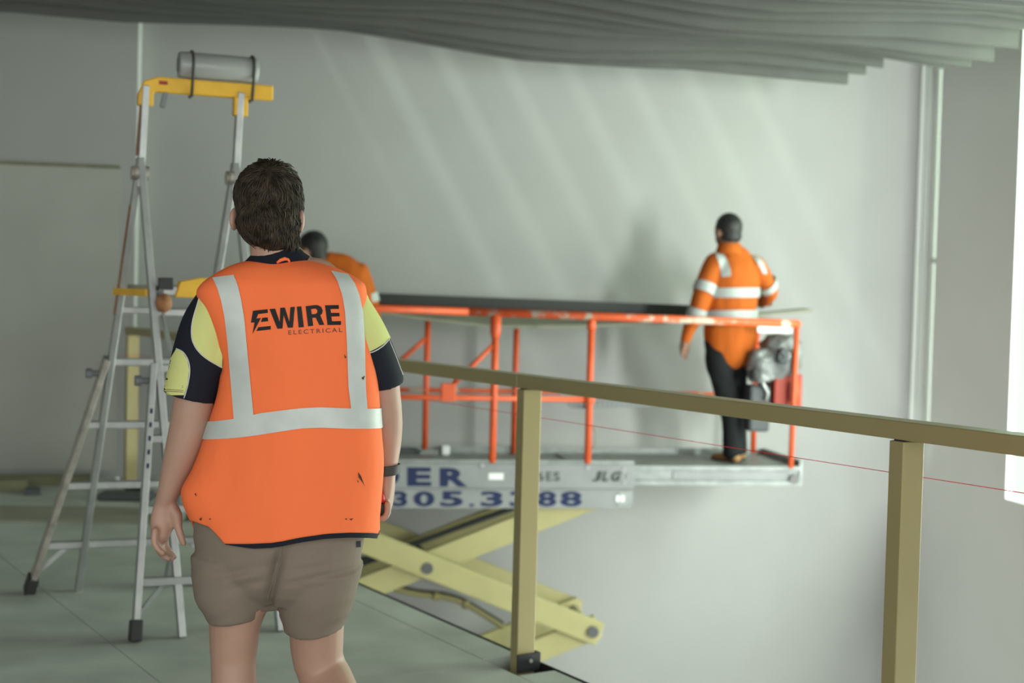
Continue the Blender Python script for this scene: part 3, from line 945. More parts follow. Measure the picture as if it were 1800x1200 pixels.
b.box(c0 + V((0, 0, -0.02)), AX, (0.05, 0.02, 0.06)); b.build('brace_bracket', 'orange_paint', lift, bevel=0.006)
# gate stub between rails hanging from the board
# coiled cable slung along the mid rail
cs = []
for i in range(170):
    a = i / 169
    p = L(1003 + 140 * a, 706 + 2 * a, TN + 0.03)
    cs.append(p + V((0, 0, 0.022 * math.sin(i * 0.62) - 0.018 + 0.02 * abs(a - 0.15))) + E1 * (0.026 * math.cos(i * 0.62)))
MB().tube(cs, 0.006, 6).build('coiled_cable', 'greyplastic', lift, smooth=True, label='grey coiled cable hanging under the mid rail')
# hanging wire loop
MB().tube([L(1041, 750), L(1048, 760), L(1046, 780), L(1040, 790)], 0.005, 6).build('wire_loop', 'beige', lift, smooth=True)
# deck clutter fixed to the far toe board
for x0, x1, y0, y1, m_ in ((690, 734, 787, 812, 'darkbag'), (776, 790, 783, 806, 'white'), (736, 770, 790, 812, 'lift_steel')):
    a = atT(x0, y1, TF - 0.05); c = atT(x1, y0, TF - 0.05)
    MB().box((a + c) / 2 , AX, (abs(ST(c)[0] - ST(a)[0]) / 2, 0.03, abs(c.z - a.z) / 2)).build('deck_box', m_, lift, bevel=0.006)
# controls at the right end
def lump(px0, px1, py0, py1, t, dep, name, m_, seed, parent=lift, amp=0.03):
    a = atT(px0, py1, t); c = atT(px1, py0, t)
    cen = (a + c) / 2; h = (abs(ST(c)[0] - ST(a)[0]) / 2, dep / 2, abs(c.z - a.z) / 2)
    rings = []
    n = 28
    for i in range(17):
        v = -1 + 2 * (i + 0.01) / 16.02
        rad = (1 - abs(v) ** 3.5) ** (1 / 3.5)
        ring = []
        for k in range(n):
            th = 2 * math.pi * k / n
            cx, cy = math.cos(th), math.sin(th)
            q = (abs(cx) ** 3 + abs(cy) ** 3) ** (-1 / 3)
            p = V((cx * q * rad, cy * q * rad, v))
            nn = noise.noise_vector(p * 1.7 + V((seed, 0, 0))) * 0.7 + noise.noise_vector(p * 3.7 + V((seed, 3, 0))) * 0.4
            ring.append(cen + E1 * (p.x * h[0]) + E2 * (p.y * h[1]) + V((0, 0, p.z * h[2])) + (E1 * nn.x + E2 * nn.y + V((0, 0, nn.z))) * amp)
        rings.append(ring)
    return MB().rings(rings, True).build(name, m_, parent, smooth=True)


TC = TN + 0.16
ctl = lump(1340, 1403, 590, 668, TC, 0.26, 'control_box', 'bag', 1.0, amp=0.05)
ctl['label'] = 'platform control box wrapped in crinkled grey plastic'
lump(1314, 1366, 615, 672, TC - 0.03, 0.18, 'wrapped_joystick', 'bag', 5.0, ctl, 0.045)
lump(1319, 1338, 648, 668, TC - 0.11, 0.08, 'joystick_grip', 'rubber', 2.0, ctl, 0.01)
lump(1366, 1386, 612, 640, TC - 0.14, 0.06, 'wrap_fold', 'darkbag', 9.0, ctl, 0.02)
a = atT(1352, 706, TC); c = atT(1402, 664, TC)
mbx = MB().box((a + c) / 2, AX, (abs(ST(c)[0] - ST(a)[0]) / 2, 0.10, abs(c.z - a.z) / 2 + 0.03)).build('manual_box', 'redbox', lift, bevel=0.01)
rtube('box_upright', 'orange_paint', [atT(1401, 708, TC - 0.12), atT(1402, 668, TC - 0.12)], 0.016)
rtube('box_upright', 'white', [atT(1392, 706, TC - 0.125), atT(1393, 670, TC - 0.125)], 0.009)
a = atT(1311, 757, TC); c = atT(1350, 676, TC)
bat = MB().box((a + c) / 2, AX, (abs(ST(c)[0] - ST(a)[0]) / 2, 0.07, abs(c.z - a.z) / 2)).build('hanging_pouch', 'darkbag', lift, bevel=0.02)
bat['label'] = 'dark grey pouch hanging under the control box'
rtube('pouch_chain', 'alu', [atT(1340, 664, TC - 0.09), atT(1342, 676, TC - 0.1), atT(1350, 690, TC - 0.09), atT(1346, 703, TC - 0.09)], 0.014)
MB().box(atT(1366, 578.5, TN + 0.02), AX, (0.145, 0.012, 0.024)).build('rail_sign', 'white', lift, bevel=0.003)

# scissor arms
bw = 0.165
pc = L(750, 997, TN + 0.06); pe = L(1040, 1108, TN + 0.06)
hs = ST(pe)[0] - ST(pc)[0]; hz = pc.z - pe.z
sc = ST(pc)[0]; zc0 = pc.z
ztop = zp0
levels = []
zc = zc0
while zc > ZG + 1.0:
    levels.append(zc); zc -= 2 * hz
zbase = levels[-1] - hz
for li, zc in enumerate(levels):
    for t_o, t_i in ((TN + 0.05, TN + 0.11), (TF - 0.05, TF - 0.11)):
        for sg, t in ((1, t_i), (-1, t_o)):
            if li == 0:
                e2_ = G(sc + hs, t, zc + sg * hz + (0.03 if sg > 0 else 0)); e1_ = G(sc - hs, t, zc - sg * hz + (0.03 if sg < 0 else 0))
            else:
                e2_ = G(sc + hs, t, zc + sg * hz); e1_ = G(sc - hs, t, zc - sg * hz)
            d = (e2_ - e1_).normalized()
            arm = part('scissor_arm', 'cream', lift, (e1_ - d * (0.0 if li == 0 and sg < 0 else 0.06), e2_ + d * (0.0 if li == 0 and sg > 0 else 0.06), 0.05, bw), bevel=0.008)
            for e in (e1_, e2_):
                if li == 0 and e.z > zc: continue
                MB().cyl(e - E2 * 0.04, e + E2 * 0.04, 0.04, 14).build('pivot_pin', 'pin', arm)
    MB().cyl(G(sc, TN + 0.02, zc), G(sc, TF - 0.02, zc), 0.04, 16).build('centre_pin', 'pin', lift)
    for sg in (-1, 1):
        MB().cyl(G(sc + hs * sg, TN + 0.03, zc - hz), G(sc + hs * sg, TF - 0.03, zc - hz), 0.035, 12).build('cross_tube', 'cream', lift)
# dark cylinder/hoses along the upper arm
def apt(f, dz, t): return G(sc + hs * f, t, levels[0] + hz * f + dz)
MB().tube([apt(-0.7, 0.13, TM), apt(-0.25, 0.12, TM), apt(0.0, 0.12, TM), apt(0.25, 0.115, TM), apt(0.6, 0.10, TM)], 0.02, 8).build('hydraulic_hose', 'rubber', lift, smooth=True)
MB().tube([apt(-0.9, -0.02, TM), apt(0.85, -0.02, TM)], 0.05, 12).build('lift_cylinder', 'pin', lift, smooth=True)
MB().tube([apt(-1.0, 0.02, TM - 0.1), apt(-0.75, 0.15, TM - .1), apt(-0.55, 0.18, TM - .1), apt(-0.3, 0.17, TM - .1), apt(-.2, .13, TM - .1)], 0.018, 8).build('cable_loop', 'rubber', lift, smooth=True)
hp = [L(692, 1034, TM), L(735, 1044, TM), L(780, 1049, TM), L(815, 1060, TM), L(850, 1080, TM), L(885, 1102, TM)]
hq = cr([tuple(p) for p in hp], 5)
hose = MB().tube(hq, 0.020, 10).build('hydraulic_hose', 'hose', lift, smooth=True)
hq2 = [V(p) + V((0, 0, 0.03)) for p in hq]
MB().tube(hq2, 0.009, 8).build('control_cable', 'rubber', hose, smooth=True)
for k in (8, 15):
    MB().tube([V(hq[k]), V(hq[k + 1])], 0.034, 10).build('hose_clip', 'hose', hose)
# base chassis and wheels on the lower floor
zb1 = zbase - 0.12
MB().box(G(sc, TM, (ZG + 0.16 + zb1) / 2), AX, (1.28, 0.38, (zb1 - ZG - 0.16) / 2)).build('chassis', 'lift_grey', lift, bevel=0.03)
for sx_ in (-0.95, 0.95):
    for t in (TN + 0.06, TF - 0.06):
        wh = MB(); wh.cyl(G(sc + sx_, t - 0.06, ZG + 0.2), G(sc + sx_, t + 0.06, ZG + 0.2), 0.2, 28)
        who = wh.build('wheel', 'rubber', lift, bevel=0.015)
        MB().cyl(G(sc + sx_, t - 0.064, ZG + 0.2), G(sc + sx_, t + 0.064, ZG + 0.2), 0.1, 20).build('hub', 'lift_grey', who)

# ------------------------------------------------------------------ boards carried on the guardrails
def sagboard(name, m_, label, s0, s1, t0, t1, zf, th, zf2):
    n = 24; b = MB(); rings = []
    for i in range(n + 1):
        s = s0 + (s1 - s0) * i / n; z = zf(s)
        rings.append([G(s, t0, z), G(s, t1, zf2(s)), G(s, t1, zf2(s) + th), G(s, t0, z + th)])
    o = b.rings(rings, True).build(name, m_)
    return tag(o, label, 'board')


zt0 = lambda px, py, t: atT(px, py, t).z
zfun_pts = [(ST(atT(x, y, -0.60))[0], atT(x, y, -0.60).z) for x, y in ((560, 547), (668, 553), (770, 566), (866, 577), (1000, 577), (1135, 572), (1250, 562), (1340, 556), (1428, 548))]
def zfun(s):
    for (a, za), (b_, zb_) in zip(zfun_pts, zfun_pts[1:]):
        if s <= b_: return za + (zb_ - za) * (s - a) / (b_ - a)
    return zfun_pts[-1][1]


sagboard('beige_panel', 'beige', 'beige sagging sheet laid inside the orange guardrails', zfun_pts[0][0], zfun_pts[-1][0], -0.60, TF - 0.07, zfun, 0.022, lambda s: max(zfun(s) + 0.004, zrail(s) - 0.035))
k0 = atT(640, 544, TF - 0.03); k1 = atT(1235, 566, TF - 0.03)
kt = atT(640, 514, TF - 0.03).z - k0.z
bb = MB().prism([G(ST(k0)[0], TF - 0.06, zrail(ST(k0)[0]) + r), G(ST(k1)[0], TF - 0.06, zrail(ST(k1)[0]) + r), G(ST(k1)[0], TF - 0.06, atT(1235, 551 - 14, TF).z), G(ST(k0)[0], TF - 0.06, atT(640, 514, TF).z)], E2 * 0.10).build('black_beam', 'black_board')
tag(bb, 'long black board standing on edge on the far orange guardrail', 'board')

# ================================================================== WORKER IN THE ORANGE VEST
D0 = 3.68
PX = D0 / FPX                               # metres per pixel at the worker


def P(px, py, dy=0.0): return atY(px, py, D0 + dy)


def lp(px, py, dy, ra, rb=None):            # limb point, radii in pixels
    q = P(px, py, dy); k = (D0 + dy) / FPX
    return (q.x, q.y, q.z, ra * k, (rb if rb is not None else ra) * k)


wk = thing('person', V((P(470, 900).x, D0, 0)), 'worker seen from behind in an orange vest and taupe shorts', 'person')


def fingers(specs, n=10):
    out = []
    for s in specs:
        out.append(limb([tuple(q) for q in s], (1, 0, 0), n, 4))
    return out


parts = []
# head and neck
parts.append(limb([lp(490, 500, 0.02, 48, 44), lp(486, 455, 0.015, 45, 44), lp(480, 420, 0.02, 42, 46), lp(475, 390, 0.03, 42, 50)], (1, 0, 0)))
hc = P(472, 372, 0.035)
parts.append(ellipsoid(hc + V((0, 0, 0.035)), (0.078, 0.098, 0.092), 28, 18))
parts.append(ellipsoid(hc + V((-0.003, 0.035, -0.035)), (0.064, 0.066, 0.082), 24, 14))       # face
parts.append(ellipsoid(hc + V((-0.003, 0.062, -0.085)), (0.038, 0.034, 0.03), 16, 10))        # chin
parts.append(limb([(hc.x - .003, hc.y + 0.095, hc.z + 0.01, 0.008, 0.008), (hc.x - .003, hc.y + 0.112, hc.z - 0.022, 0.013, 0.012), (hc.x - .003, hc.y + 0.1, hc.z - 0.034, 0.014, 0.01)], (1, 0, 0), 12, 4))
for sg in (-1, 1):                                                                              # ears
    e = hc + V((sg * 0.0865, -0.012, -0.022))
    parts.append(ellipsoid(e, (0.010, 0.021, 0.032), 14, 10, Matrix.Rotation(sg * 0.35, 3, 'Z')))
# torso core (inside the clothes)
parts.append(limb([lp(495, 960, 0.01, 110, 66), lp(497, 900, 0.0, 128, 84), lp(505, 780, 0.0, 125, 84), lp(512, 650, 0.0, 112, 76), lp(512, 560, 0.005, 115, 70), lp(508, 510, 0.01, 100, 52), lp(495, 480, 0.015, 60, 42)], (1, 0, 0), 28))
# left arm
armL = [lp(392, 555, 0.0, 38, 40), lp(366, 600, 0.0, 43, 44), lp(350, 660, 0.0, 40, 40), lp(341, 710, 0.0, 37, 37), lp(333, 755, 0.005, 36, 35), lp(318, 805, 0.01, 31, 31), lp(304, 845, 0.015, 24, 25), lp(292, 878, 0.02, 17.5, 21)]
parts.append(limb(armL, (1, 0, 0)))
# left palm, facing back, thumb towards the thigh
parts.append(limb([lp(291, 872, 0.02, 17, 19), lp(291, 892, 0.02, 22, 17), lp(287, 915, 0.018, 23, 18), lp(282, 938, 0.015, 17, 22)], (0.9, 0.45, 0), 18))
parts.append(limb([lp(302, 890, 0.015, 11, 12), lp(310, 906, 0.01, 11, 12), lp(313, 922, 0.008, 8.5, 9)], (1, 0, 0), 14))
fr = 6.6
fing = [
    [lp(273, 932, -0.022, fr, fr), lp(271, 950, -0.028, fr, fr), lp(277, 964, -0.030, 6, 6), lp(287, 972, -0.028, 5.4, 5.4)],
    [lp(277, 936, -0.004, fr + .4, fr + .4), lp(275, 957, -0.010, fr, fr), lp(283, 973, -0.012, 6.2, 6.2), lp(296, 981, -0.010, 5.6, 5.6)],
    [lp(283, 938, 0.014, fr + .6, fr + .6), lp(281, 960, 0.008, fr, fr), lp(290, 976, 0.006, 6.3, 6.3), lp(302, 983, 0.008, 5.8, 5.8)],
    [lp(290, 936, 0.032, fr + .4, fr + .4), lp(291, 956, 0.028, fr, fr), lp(298, 970, 0.026, 6.2, 6.2), lp(306, 979, 0.026, 5.6, 5.6)],
    [lp(309, 905, 0.008, 10, 10), lp(313, 925, 0.004, 7.6, 7.6), lp(318, 942, 0.002, 7.2, 7.2), lp(323, 955, 0.002, 5.4, 5.4)],
]
parts += fingers(fing)
# right arm
armR = [lp(612, 562, 0.0, 36, 38), lp(640, 605, 0.02, 36, 40), lp(662, 650, 0.04, 36, 38), lp(673, 700, 0.055, 32, 34), lp(677, 745, 0.065, 31, 32), lp(679, 785, 0.08, 26, 28), lp(680, 812, 0.09, 20, 22), lp(679, 830, 0.095, 18, 19)]
parts.append(limb(armR, (1, 0, 0)))
parts.append(limb([lp(679, 830, 0.095, 16, 19), lp(680, 850, 0.095, 15, 24), lp(680, 872, 0.095, 13, 26), lp(679, 888, 0.093, 11, 25)], (1, 0, 0), 18))
fingR = []
for i, dy in enumerate((0.045, 0.07, 0.095, 0.12)):
    fingR.append([lp(681, 886, dy, 7.2, 7.2), lp(681 - i * .5, 902, dy - 0.002, 6.8, 6.8), lp(672, 912 - i, dy - 0.003, 6.5, 6.5), lp(661, 909 - i, dy - 0.003, 6, 6), lp(654, 899, dy - .002, 5.4, 5.4)])
fingR.append([lp(676, 846, 0.13, 9, 9), lp(668, 866, 0.145, 8, 8), lp(661, 884, 0.14, 7, 7), lp(657, 896, 0.135, 5.8, 5.8)])
parts += fingers(fingR)
# legs
zl = lambda px, z, dy, ra, rb=None: (P(px, 1150, dy).x, D0 + dy, z, ra * PX, (rb or ra) * PX)
parts.append(limb([lp(435, 960, 0.0, 62, 66), lp(424, 1030, 0.005, 60, 62), lp(414, 1090, 0.01, 47, 52), lp(411, 1140, 0.012, 42, 46), zl(411, 0.43, 0.01, 40, 44), zl(413, 0.36, -0.005, 41, 44), zl(413, 0.29, -0.005, 40, 42), zl(412, 0.18, 0.0, 29, 31), zl(411, 0.10, 0.005, 23, 27), zl(411, 0.055, 0.012, 24, 30)], (1, 0, 0)))
parts.append(limb([lp(545, 960, 0.0, 64, 66), lp(553, 1030, 0.02, 60, 62), lp(556, 1090, 0.045, 50, 54), lp(557, 1135, 0.06, 47, 50), lp(559, 1162, 0.062, 44, 47)], (1, 0, 0)))
parts.append(limb([lp(559, 1150, 0.065, 43, 46), lp(566, 1178, 0.062, 45, 46), lp(578, 1203, 0.042, 46, 46), zl(600, 0.325, -0.025, 44, 44), zl(620, 0.25, -0.11, 34, 35), zl(632, 0.185, -0.165, 25, 27), zl(637, 0.150, -0.185, 24, 26)], (1, 0, 0)))
body_mb = blob(parts, 0.0048, 8)
body = body_mb.build('body', 'skin', wk, smooth=True, recalc=False)
body['label'] = 'bare arms, hands, neck and legs'
# face details
for sg in (-1, 1):
    MB().rings(ellipsoid(hc + V((sg * 0.031 - .003, 0.088, 0.0)), (0.013, 0.012, 0.010), 14, 8)).build('eye', 'eye', wk, smooth=True)
MB().rings(ellipsoid(hc + V((-0.003, 0.094, -0.062)), (0.024, 0.010, 0.007), 14, 8)).build('mouth', 'lip', wk, smooth=True)

# hair: a cap following the skull plus many short locks
hpx = lambda px, py, dy=0: P(px, py, dy)
hparts = [ellipsoid(hc + V((0.001, -0.004, 0.037)), (0.0845, 0.104, 0.094), 32, 20),
          ellipsoid(P(473, 388, 0.004), (0.0785, 0.092, 0.070), 24, 14),
          ellipsoid(P(479, 414, -0.006), (0.066, 0.070, 0.046), 24, 14),
          ellipsoid(P(486, 428, -0.012), (0.055, 0.054, 0.028), 20, 12)]
hair_mb = blob(hparts, 0.006, 10)
face_cut = hc.y + 0.055
tr = None
for v in hair_mb.v:
    nn = noise.noise(v * 24) * 0.006 + noise.noise(v * 60) * 0.003
    v += (v - hc).normalized() * nn
    if v.y > face_cut and v.z < hc.z + 0.055: v.y = face_cut - 0.0 - min(0.03, (hc.z + 0.055 - v.z) * 0.5)
hair = hair_mb.build('hair', 'hair', wk, smooth=True)
htree = bvh(hair_mb)
strands = MB()
rnd = random.Random(3)
cnt = 0
crown = hc + V((0.012, -0.075, 0.105))
while cnt < 5200:
    th = rnd.uniform(0, 2 * math.pi); ph = math.acos(rnd.uniform(-0.75, 1))
    dirv = V((math.sin(ph) * math.cos(th), math.sin(ph) * math.sin(th), math.cos(ph)))
    o_ = hc + V((0, -0.01, 0.02))
    hit = htree.ray_cast(o_ + dirv * 0.4, -dirv)
    if hit[0] is None: continue
    p, n_ = hit[0], hit[1]
    if n_.dot(dirv) < 0: n_ = -n_
    if p.y > hc.y + 0.05 and p.z < hc.z + 0.07: continue
    cnt += 1
    away = (p - crown); away = away - n_ * away.dot(n_)
    down = V((0, 0, -1)) - n_ * V((0, 0, -1)).dot(n_)
    k = min(1, max(0, (crown.z - p.z) / 0.09))
    fl = (away.normalized() * (1 - k) + down.normalized() * k if away.length > 1e-4 else down)
    side = n_.cross(fl)
    fl = (fl.normalized() + side.normalized() * (rnd.gauss(0, 0.28) + 0.9 * noise.noise(p * 20))).normalized()
    Ls = rnd.uniform(0.022, 0.042); r0 = rnd.uniform(0.0010, 0.0026)
    lift_ = rnd.uniform(0.05, 0.42 if p.z < hc.z + 0.10 else 0.5)
    pts = []; q = p - n_ * 0.001
    for s in range(5):
        pts.append(q.copy())
        nr = htree.find_nearest(q)
        f2 = fl - nr[1] * fl.dot(nr[1]) * (0.9 if q.z > P(478, 430).z else 0.2)
        q = q + (f2.normalized() + n_ * (lift_ * (0.9 - s * 0.42))) * (Ls / 4)
    if pts[-1].z < P(478, 445).z: continue
    strands.tube(pts, [r0, r0 * 1.1, r0, r0 * 0.7, r0 * 0.2], 3, False)
st_o = strands.build('hair_locks', 'hair', hair, smooth=True, recalc=False)

# ---- shirt: sleeves and collar
sl = blob([limb([lp(400, 535, 0.005, 54, 52), lp(372, 575, 0.0, 53, 52), lp(354, 625, 0.0, 51, 50), lp(340, 675, 0.0, 48, 48), lp(334, 699, 0.0, 47.5, 47)], (1, 0, 0.18), 28, 6, False),
           limb([lp(420, 540, 0.01, 60, 50), lp(400, 620, 0.01, 40, 48)], (1, 0, 0), 20)], 0.005, 6)
for v in sl.v:                               # slanted cuff hem
    v.z += 0.0
sleeveL = sl.build('sleeve', 'navy_cloth', wk, smooth=True)
tL = bvh(sl)
decal(tL, [[(350, 524), (362, 527), (372, 545), (384, 575), (391, 605), (391, 645), (372, 636), (353, 622), (341, 605), (337, 588), (339, 562)]], 0.0022, 'sleeve_panel', 'lime', wk, cuts=4)
decal(tL, [[(311, 613), (322, 619), (330, 632), (333, 650), (330, 674), (324, 694), (303, 694), (286, 690), (286, 668), (296, 638)]], 0.0022, 'sleeve_panel', 'lime', wk, cuts=4)
for pts in ([(352, 523), (340, 562), (337.5, 588), (342, 606), (354, 622.5), (373, 636.5), (391, 645)], [(311, 612.5), (322.5, 618.5), (331, 632), (334, 650), (331, 674), (324, 699)]):
    q = cr(pts, 6)
    MB().tube([hit_px(tL, x, y, 3.6, 0.0026) for x, y in q], 0.0016, 6).build('piping', 'piping', sleeveL, smooth=True)
for dy_ in (0, 3):
    MB().tube([hit_px(tL, 287 + 36 * i / 8, 684 + dy_ + 2 * i / 8, 3.6, 0.0028) for i in range(9)], 0.0006, 5).build('stitching', 'dirt', sleeveL)
sr = blob([limb([lp(606, 548, 0.0, 46, 52), lp(631, 585, 0.015, 45, 50), lp(652, 625, 0.03, 43, 47), lp(668, 662, 0.045, 40, 45), lp(671, 676, 0.05, 40, 44)], (1, 0, -0.25), 28, 6, False),
           limb([lp(600, 540, 0.01, 50, 50), lp(618, 620, 0.02, 36, 46)], (1, 0, 0), 20)], 0.005, 6)
sleeveR = sr.build('sleeve', 'navy_cloth', wk, smooth=True)
tR = bvh(sr)
pa = hit_px(tR, 640, 622, 3.6, 0); pb = hit_px(tR, 680, 600, 3.6, 0)
axR = (P(652, 625, 0.03) - P(606, 548, 0.0)).normalized()
pd = (pb - pa).normalized(); pn = (axR - pd * axR.dot(pd)).normalized()
bmR = bmesh.new()
bv = [bmR.verts.new(p) for p in sr.v]
for f in sr.f: bmR.faces.new([bv[i] for i in f])
bmesh.ops.bisect_plane(bmR, geom=list(bmR.verts) + list(bmR.edges) + list(bmR.faces), plane_co=pa, plane_no=pn, clear_outer=True)
bmesh.ops.recalc_face_normals(bmR, faces=bmR.faces)
bmR.normal_update(); bmR.verts.index_update()
lim = MB().add([v.co + v.normal * 0.0018 for v in bmR.verts], [tuple(v.index for v in f.verts) for f in bmR.faces])
bmR.free()
lim.build('sleeve_panel', 'lime', wk, smooth=True, recalc=False)
MB().tube([hit_px(tR, x, y, 3.6, 0.0026) for x, y in cr([(636, 622), (655, 618), (672, 608), (683, 596)], 6)], 0.0016, 6).build('piping', 'piping', sleeveR, smooth=True)
MB().tube([hit_px(tR, x, y, 3.7, 0.0006) for x, y in cr([(684, 597), (695, 624), (704, 648), (708, 658)], 6)], 0.0014, 6).build('piping', 'piping', sleeveR, smooth=True)


def ring_at(py, xl, xr, b_, dyc, n=72, ex=2.4, zfn=None):
    out = []
    a_ = P(xl, py, dyc); c_ = P(xr, py, dyc); cen = (a_ + c_) / 2; ha = (c_.x - a_.x) / 2
    tilt = (c_.z - a_.z) / 2
    for k in range(n):
        th = 2 * math.pi * k / n
        cx, sy = math.cos(th), math.sin(th)
        u = math.copysign(abs(cx) ** (2 / ex), cx); v_ = math.copysign(abs(sy) ** (2 / ex), sy)
        out.append(V((cen.x + ha * u, cen.y + b_ * v_, cen.z + tilt * u)))
    return out


col_r = [ring_at(470, 420, 563, 0.080, 0.010, ex=2), ring_at(462, 428, 556, 0.074, 0.012, ex=2), ring_at(450, 440, 546, 0.068, 0.016, ex=2), ring_at(440, 451, 534, 0.064, 0.02, ex=2), ring_at(437, 454, 530, 0.061, 0.02, ex=2), ring_at(442, 456, 528, 0.058, 0.02, ex=2), ring_at(462, 452, 532, 0.060, 0.018, ex=2)]
MB().rings(col_r, False).build('collar', 'navy_cloth', wk, smooth=True)

# ---- vest
VR = [(456, 446, 549, .060, .020), (459, 432, 563, .070, .016), (464, 415, 578, .082, .012), (472, 398, 597, .094, .008), (484, 378, 619, .104, .004), (498, 357, 637, .110, .0), (515, 346.5, 643, .114, .0),
      (540, 356, 648, .118, .0), (565, 366, 651, .122, .0), (600, 381, 654, .126, .0), (640, 391, 658, .128, .0), (680, 385, 664, .131, .0), (720, 374, 666, .136, .0),
      (770, 357, 667, .142, .0), (820, 338, 668, .148, .0), (858, 320, 666, .152, .0), (885, 322, 663, .154, .0), (905, 328, 660, .154, .0), (922, 334, 660, .154, .0)]
rows = cr(VR, 4)
NV = 96
rings = []
for q in rows: rings.append(ring_at(*q, n=NV))
HEMX = [(318, 912), (335, 915), (365, 926), (395, 955), (440, 955), (485, 952), (530, 943), (570, 937), (610, 935), (645, 936), (665, 938)]


def hem_y(px):
    if px <= HEMX[0][0]: return HEMX[0][1]
    for (a, ya), (b_, yb) in zip(HEMX, HEMX[1:]):
        if px <= b_: return ya + (yb - ya) * (px - a) / (b_ - a)
    return HEMX[-1][1]


def topx(p):
    d = p - CAM; zz = d.dot(FWD); return 900 + FPX * d.dot(RIGHT) / zz, 600 - FPX * d.dot(UP) / zz


nr = len(rings)
base_last = [p.copy() for p in rings[-1]]
for k in range(NV):
    p = base_last[k]
    x, y = topx(p)
    back = p.y < D0
    ty = hem_y(x) if back else 932
    dz = (y - ty) * PX
    for i in range(nr):
        f = max(0, (i - (nr - 26)) / 25)
        rings[i][k].z += dz * f * f
# folds
for i, R_ in enumerate(rings):
    for p in R_:
        c = V((P(510, 700).x, D0, p.z)); o = (p - c); o.z = 0; o.normalize()
        dn = min(1, max(0, (1.55 - p.z) / 0.9))
        fold = noise.noise(V((p.x * 7 + 3, p.y * 5, p.z * 1.6))) * (0.007 + 0.013 * dn) + noise.noise(V((p.x * 14, p.y * 9, p.z * 7))) * 0.0035
        if p.z > 1.2: fold += 0.008 * noise.noise(V((p.x * 9 + p.z * 6, 0.3, p.z * 5 - p.x * 3)))
        p += o * fold
vest_mb = MB().rings(rings, False)
vest = vest_mb.build('vest', 'vest', wk, smooth=True, label='orange high-visibility vest')
so = vest.modifiers.new('thickness', 'SOLIDIFY'); so.thickness = 0.003; so.offset = -1
tV = bvh(vest_mb)
# black hem binding
hb = []
for dd in (0.0, 0.5, 1.0):
    ringh = []
    for k in range(NV):
        p = rings[-1][k]; x, y = topx(p)
        wd = 0.013 * min(1, max(0.05, (x - 385) / 60)) if p.y < D0 else 0.012
        c = V((P(500, 900).x, D0, p.z)); o = (p - c).normalized()
        ringh.append(p - o * 0.002 + V((0, 0, 0.004 - (wd + 0.004) * dd)))
    hb.append(ringh)
MB().rings(hb, False).build('hem_binding', 'navy_cloth', vest, smooth=True)
# reflective tape
strip_decal(tV, [(374, 489), (382, 504), (390, 530), (396, 560), (401, 600), (406, 660), (412, 738)], [(411, 484), (418, 500), (424, 525), (430, 560), (434, 600), (440, 660), (447, 736)], 0.003, 'reflective_tape', 'tape', vest)
strip_decal(tV, [(581, 477), (592, 493), (601, 520), (606, 550), (609, 600), (612, 680), (617, 722)], [(611, 483), (622, 497), (631, 520), (637, 550), (640, 600), (642, 680), (645, 722)], 0.003, 'reflective_tape', 'tape', vest)
# waist band all round
wtop = [(340, 742), (375, 738), (450, 725), (560, 717), (600, 715), (640, 716), (680, 717)]
wbot = [(340, 773), (360, 771), (470, 761), (560, 752), (600, 750), (640, 751), (680, 751)]


def lin(pl, x):
    if x <= pl[0][0]: return pl[0][1]
    for (a, ya), (b_, yb) in zip(pl, pl[1:]):
        if x <= b_: return ya + (yb - ya) * (x - a) / (b_ - a)
    return pl[-1][1]


band = []
axis = V((P(515, 735).x, D0, 0))
for f in (0, 0.25, 0.5, 0.75, 1):
    rg = []
    for k in range(120):
        th = 2 * math.pi * k / 120
        d = V((math.cos(th), math.sin(th), 0))
        px_ = 515 + 152 * math.cos(th)
        yy = lin(wtop, px_) + (lin(wbot, px_) - lin(wtop, px_)) * f
        z = P(px_, yy, -0.13 * abs(math.sin(th))).z
        h = tV.ray_cast(V((axis.x, axis.y, z)) + d * 0.6, -d)
        q = h[0] if h[0] is not None else V((axis.x, axis.y, z)) + d * 0.15
        rg.append(q + d * 0.0032)
    band.append(rg)
MB().rings(band, False).build('reflective_tape', 'tape', vest, smooth=True)
for sx_ in (-1, 1):                          # front straps
    rg = []
    for i in range(20):
        z = P(500, 735).z + (P(500, 490).z - P(500, 735).z) * i / 19
        row = []
        for j in range(4):
            x = axis.x + sx_ * (0.085 + 0.05 * j / 3)
            h = tV.ray_cast(V((x, D0 + 1, z)), V((0, -1, 0)))
            row.append((h[0] if h[0] is not None else V((x, D0 + 0.1, z))) + V((0, 0.003, 0)))
        rg.append(row)
    MB().rings(rg, False, False).build('reflective_tape', 'tape', vest, smooth=True, recalc=False)
# logo
Z9 = lambda pts: [(420 + x / 9, 520 + y / 9) for x, y in pts]
decal(tV, [Z9([(225, 235), (455, 210), (460, 268), (305, 288), (278, 358), (350, 348), (218, 600), (250, 420), (192, 422)])], 0.0016, 'logo_bolt', 'logo', vest)
decal(tV, [Z9([(372, 348), (455, 340), (465, 400), (350, 412)])], 0.0016, 'logo_bar', 'logo', vest)
decal(tV, [Z9([(310, 495), (505, 475), (505, 530), (278, 555)])], 0.0016, 'logo_bar', 'logo', vest)
decal(tV, [Z9([(485, 208), (575, 202), (648, 418), (655, 190), (728, 183), (800, 410), (815, 178), (885, 172), (855, 500), (775, 503), (708, 300), (690, 515), (610, 521)])], 0.0016, 'logo_letter', 'logo', vest)
decal(tV, [Z9([(917, 170), (988, 165), (1028, 492), (945, 500)])], 0.0016, 'logo_letter', 'logo', vest)
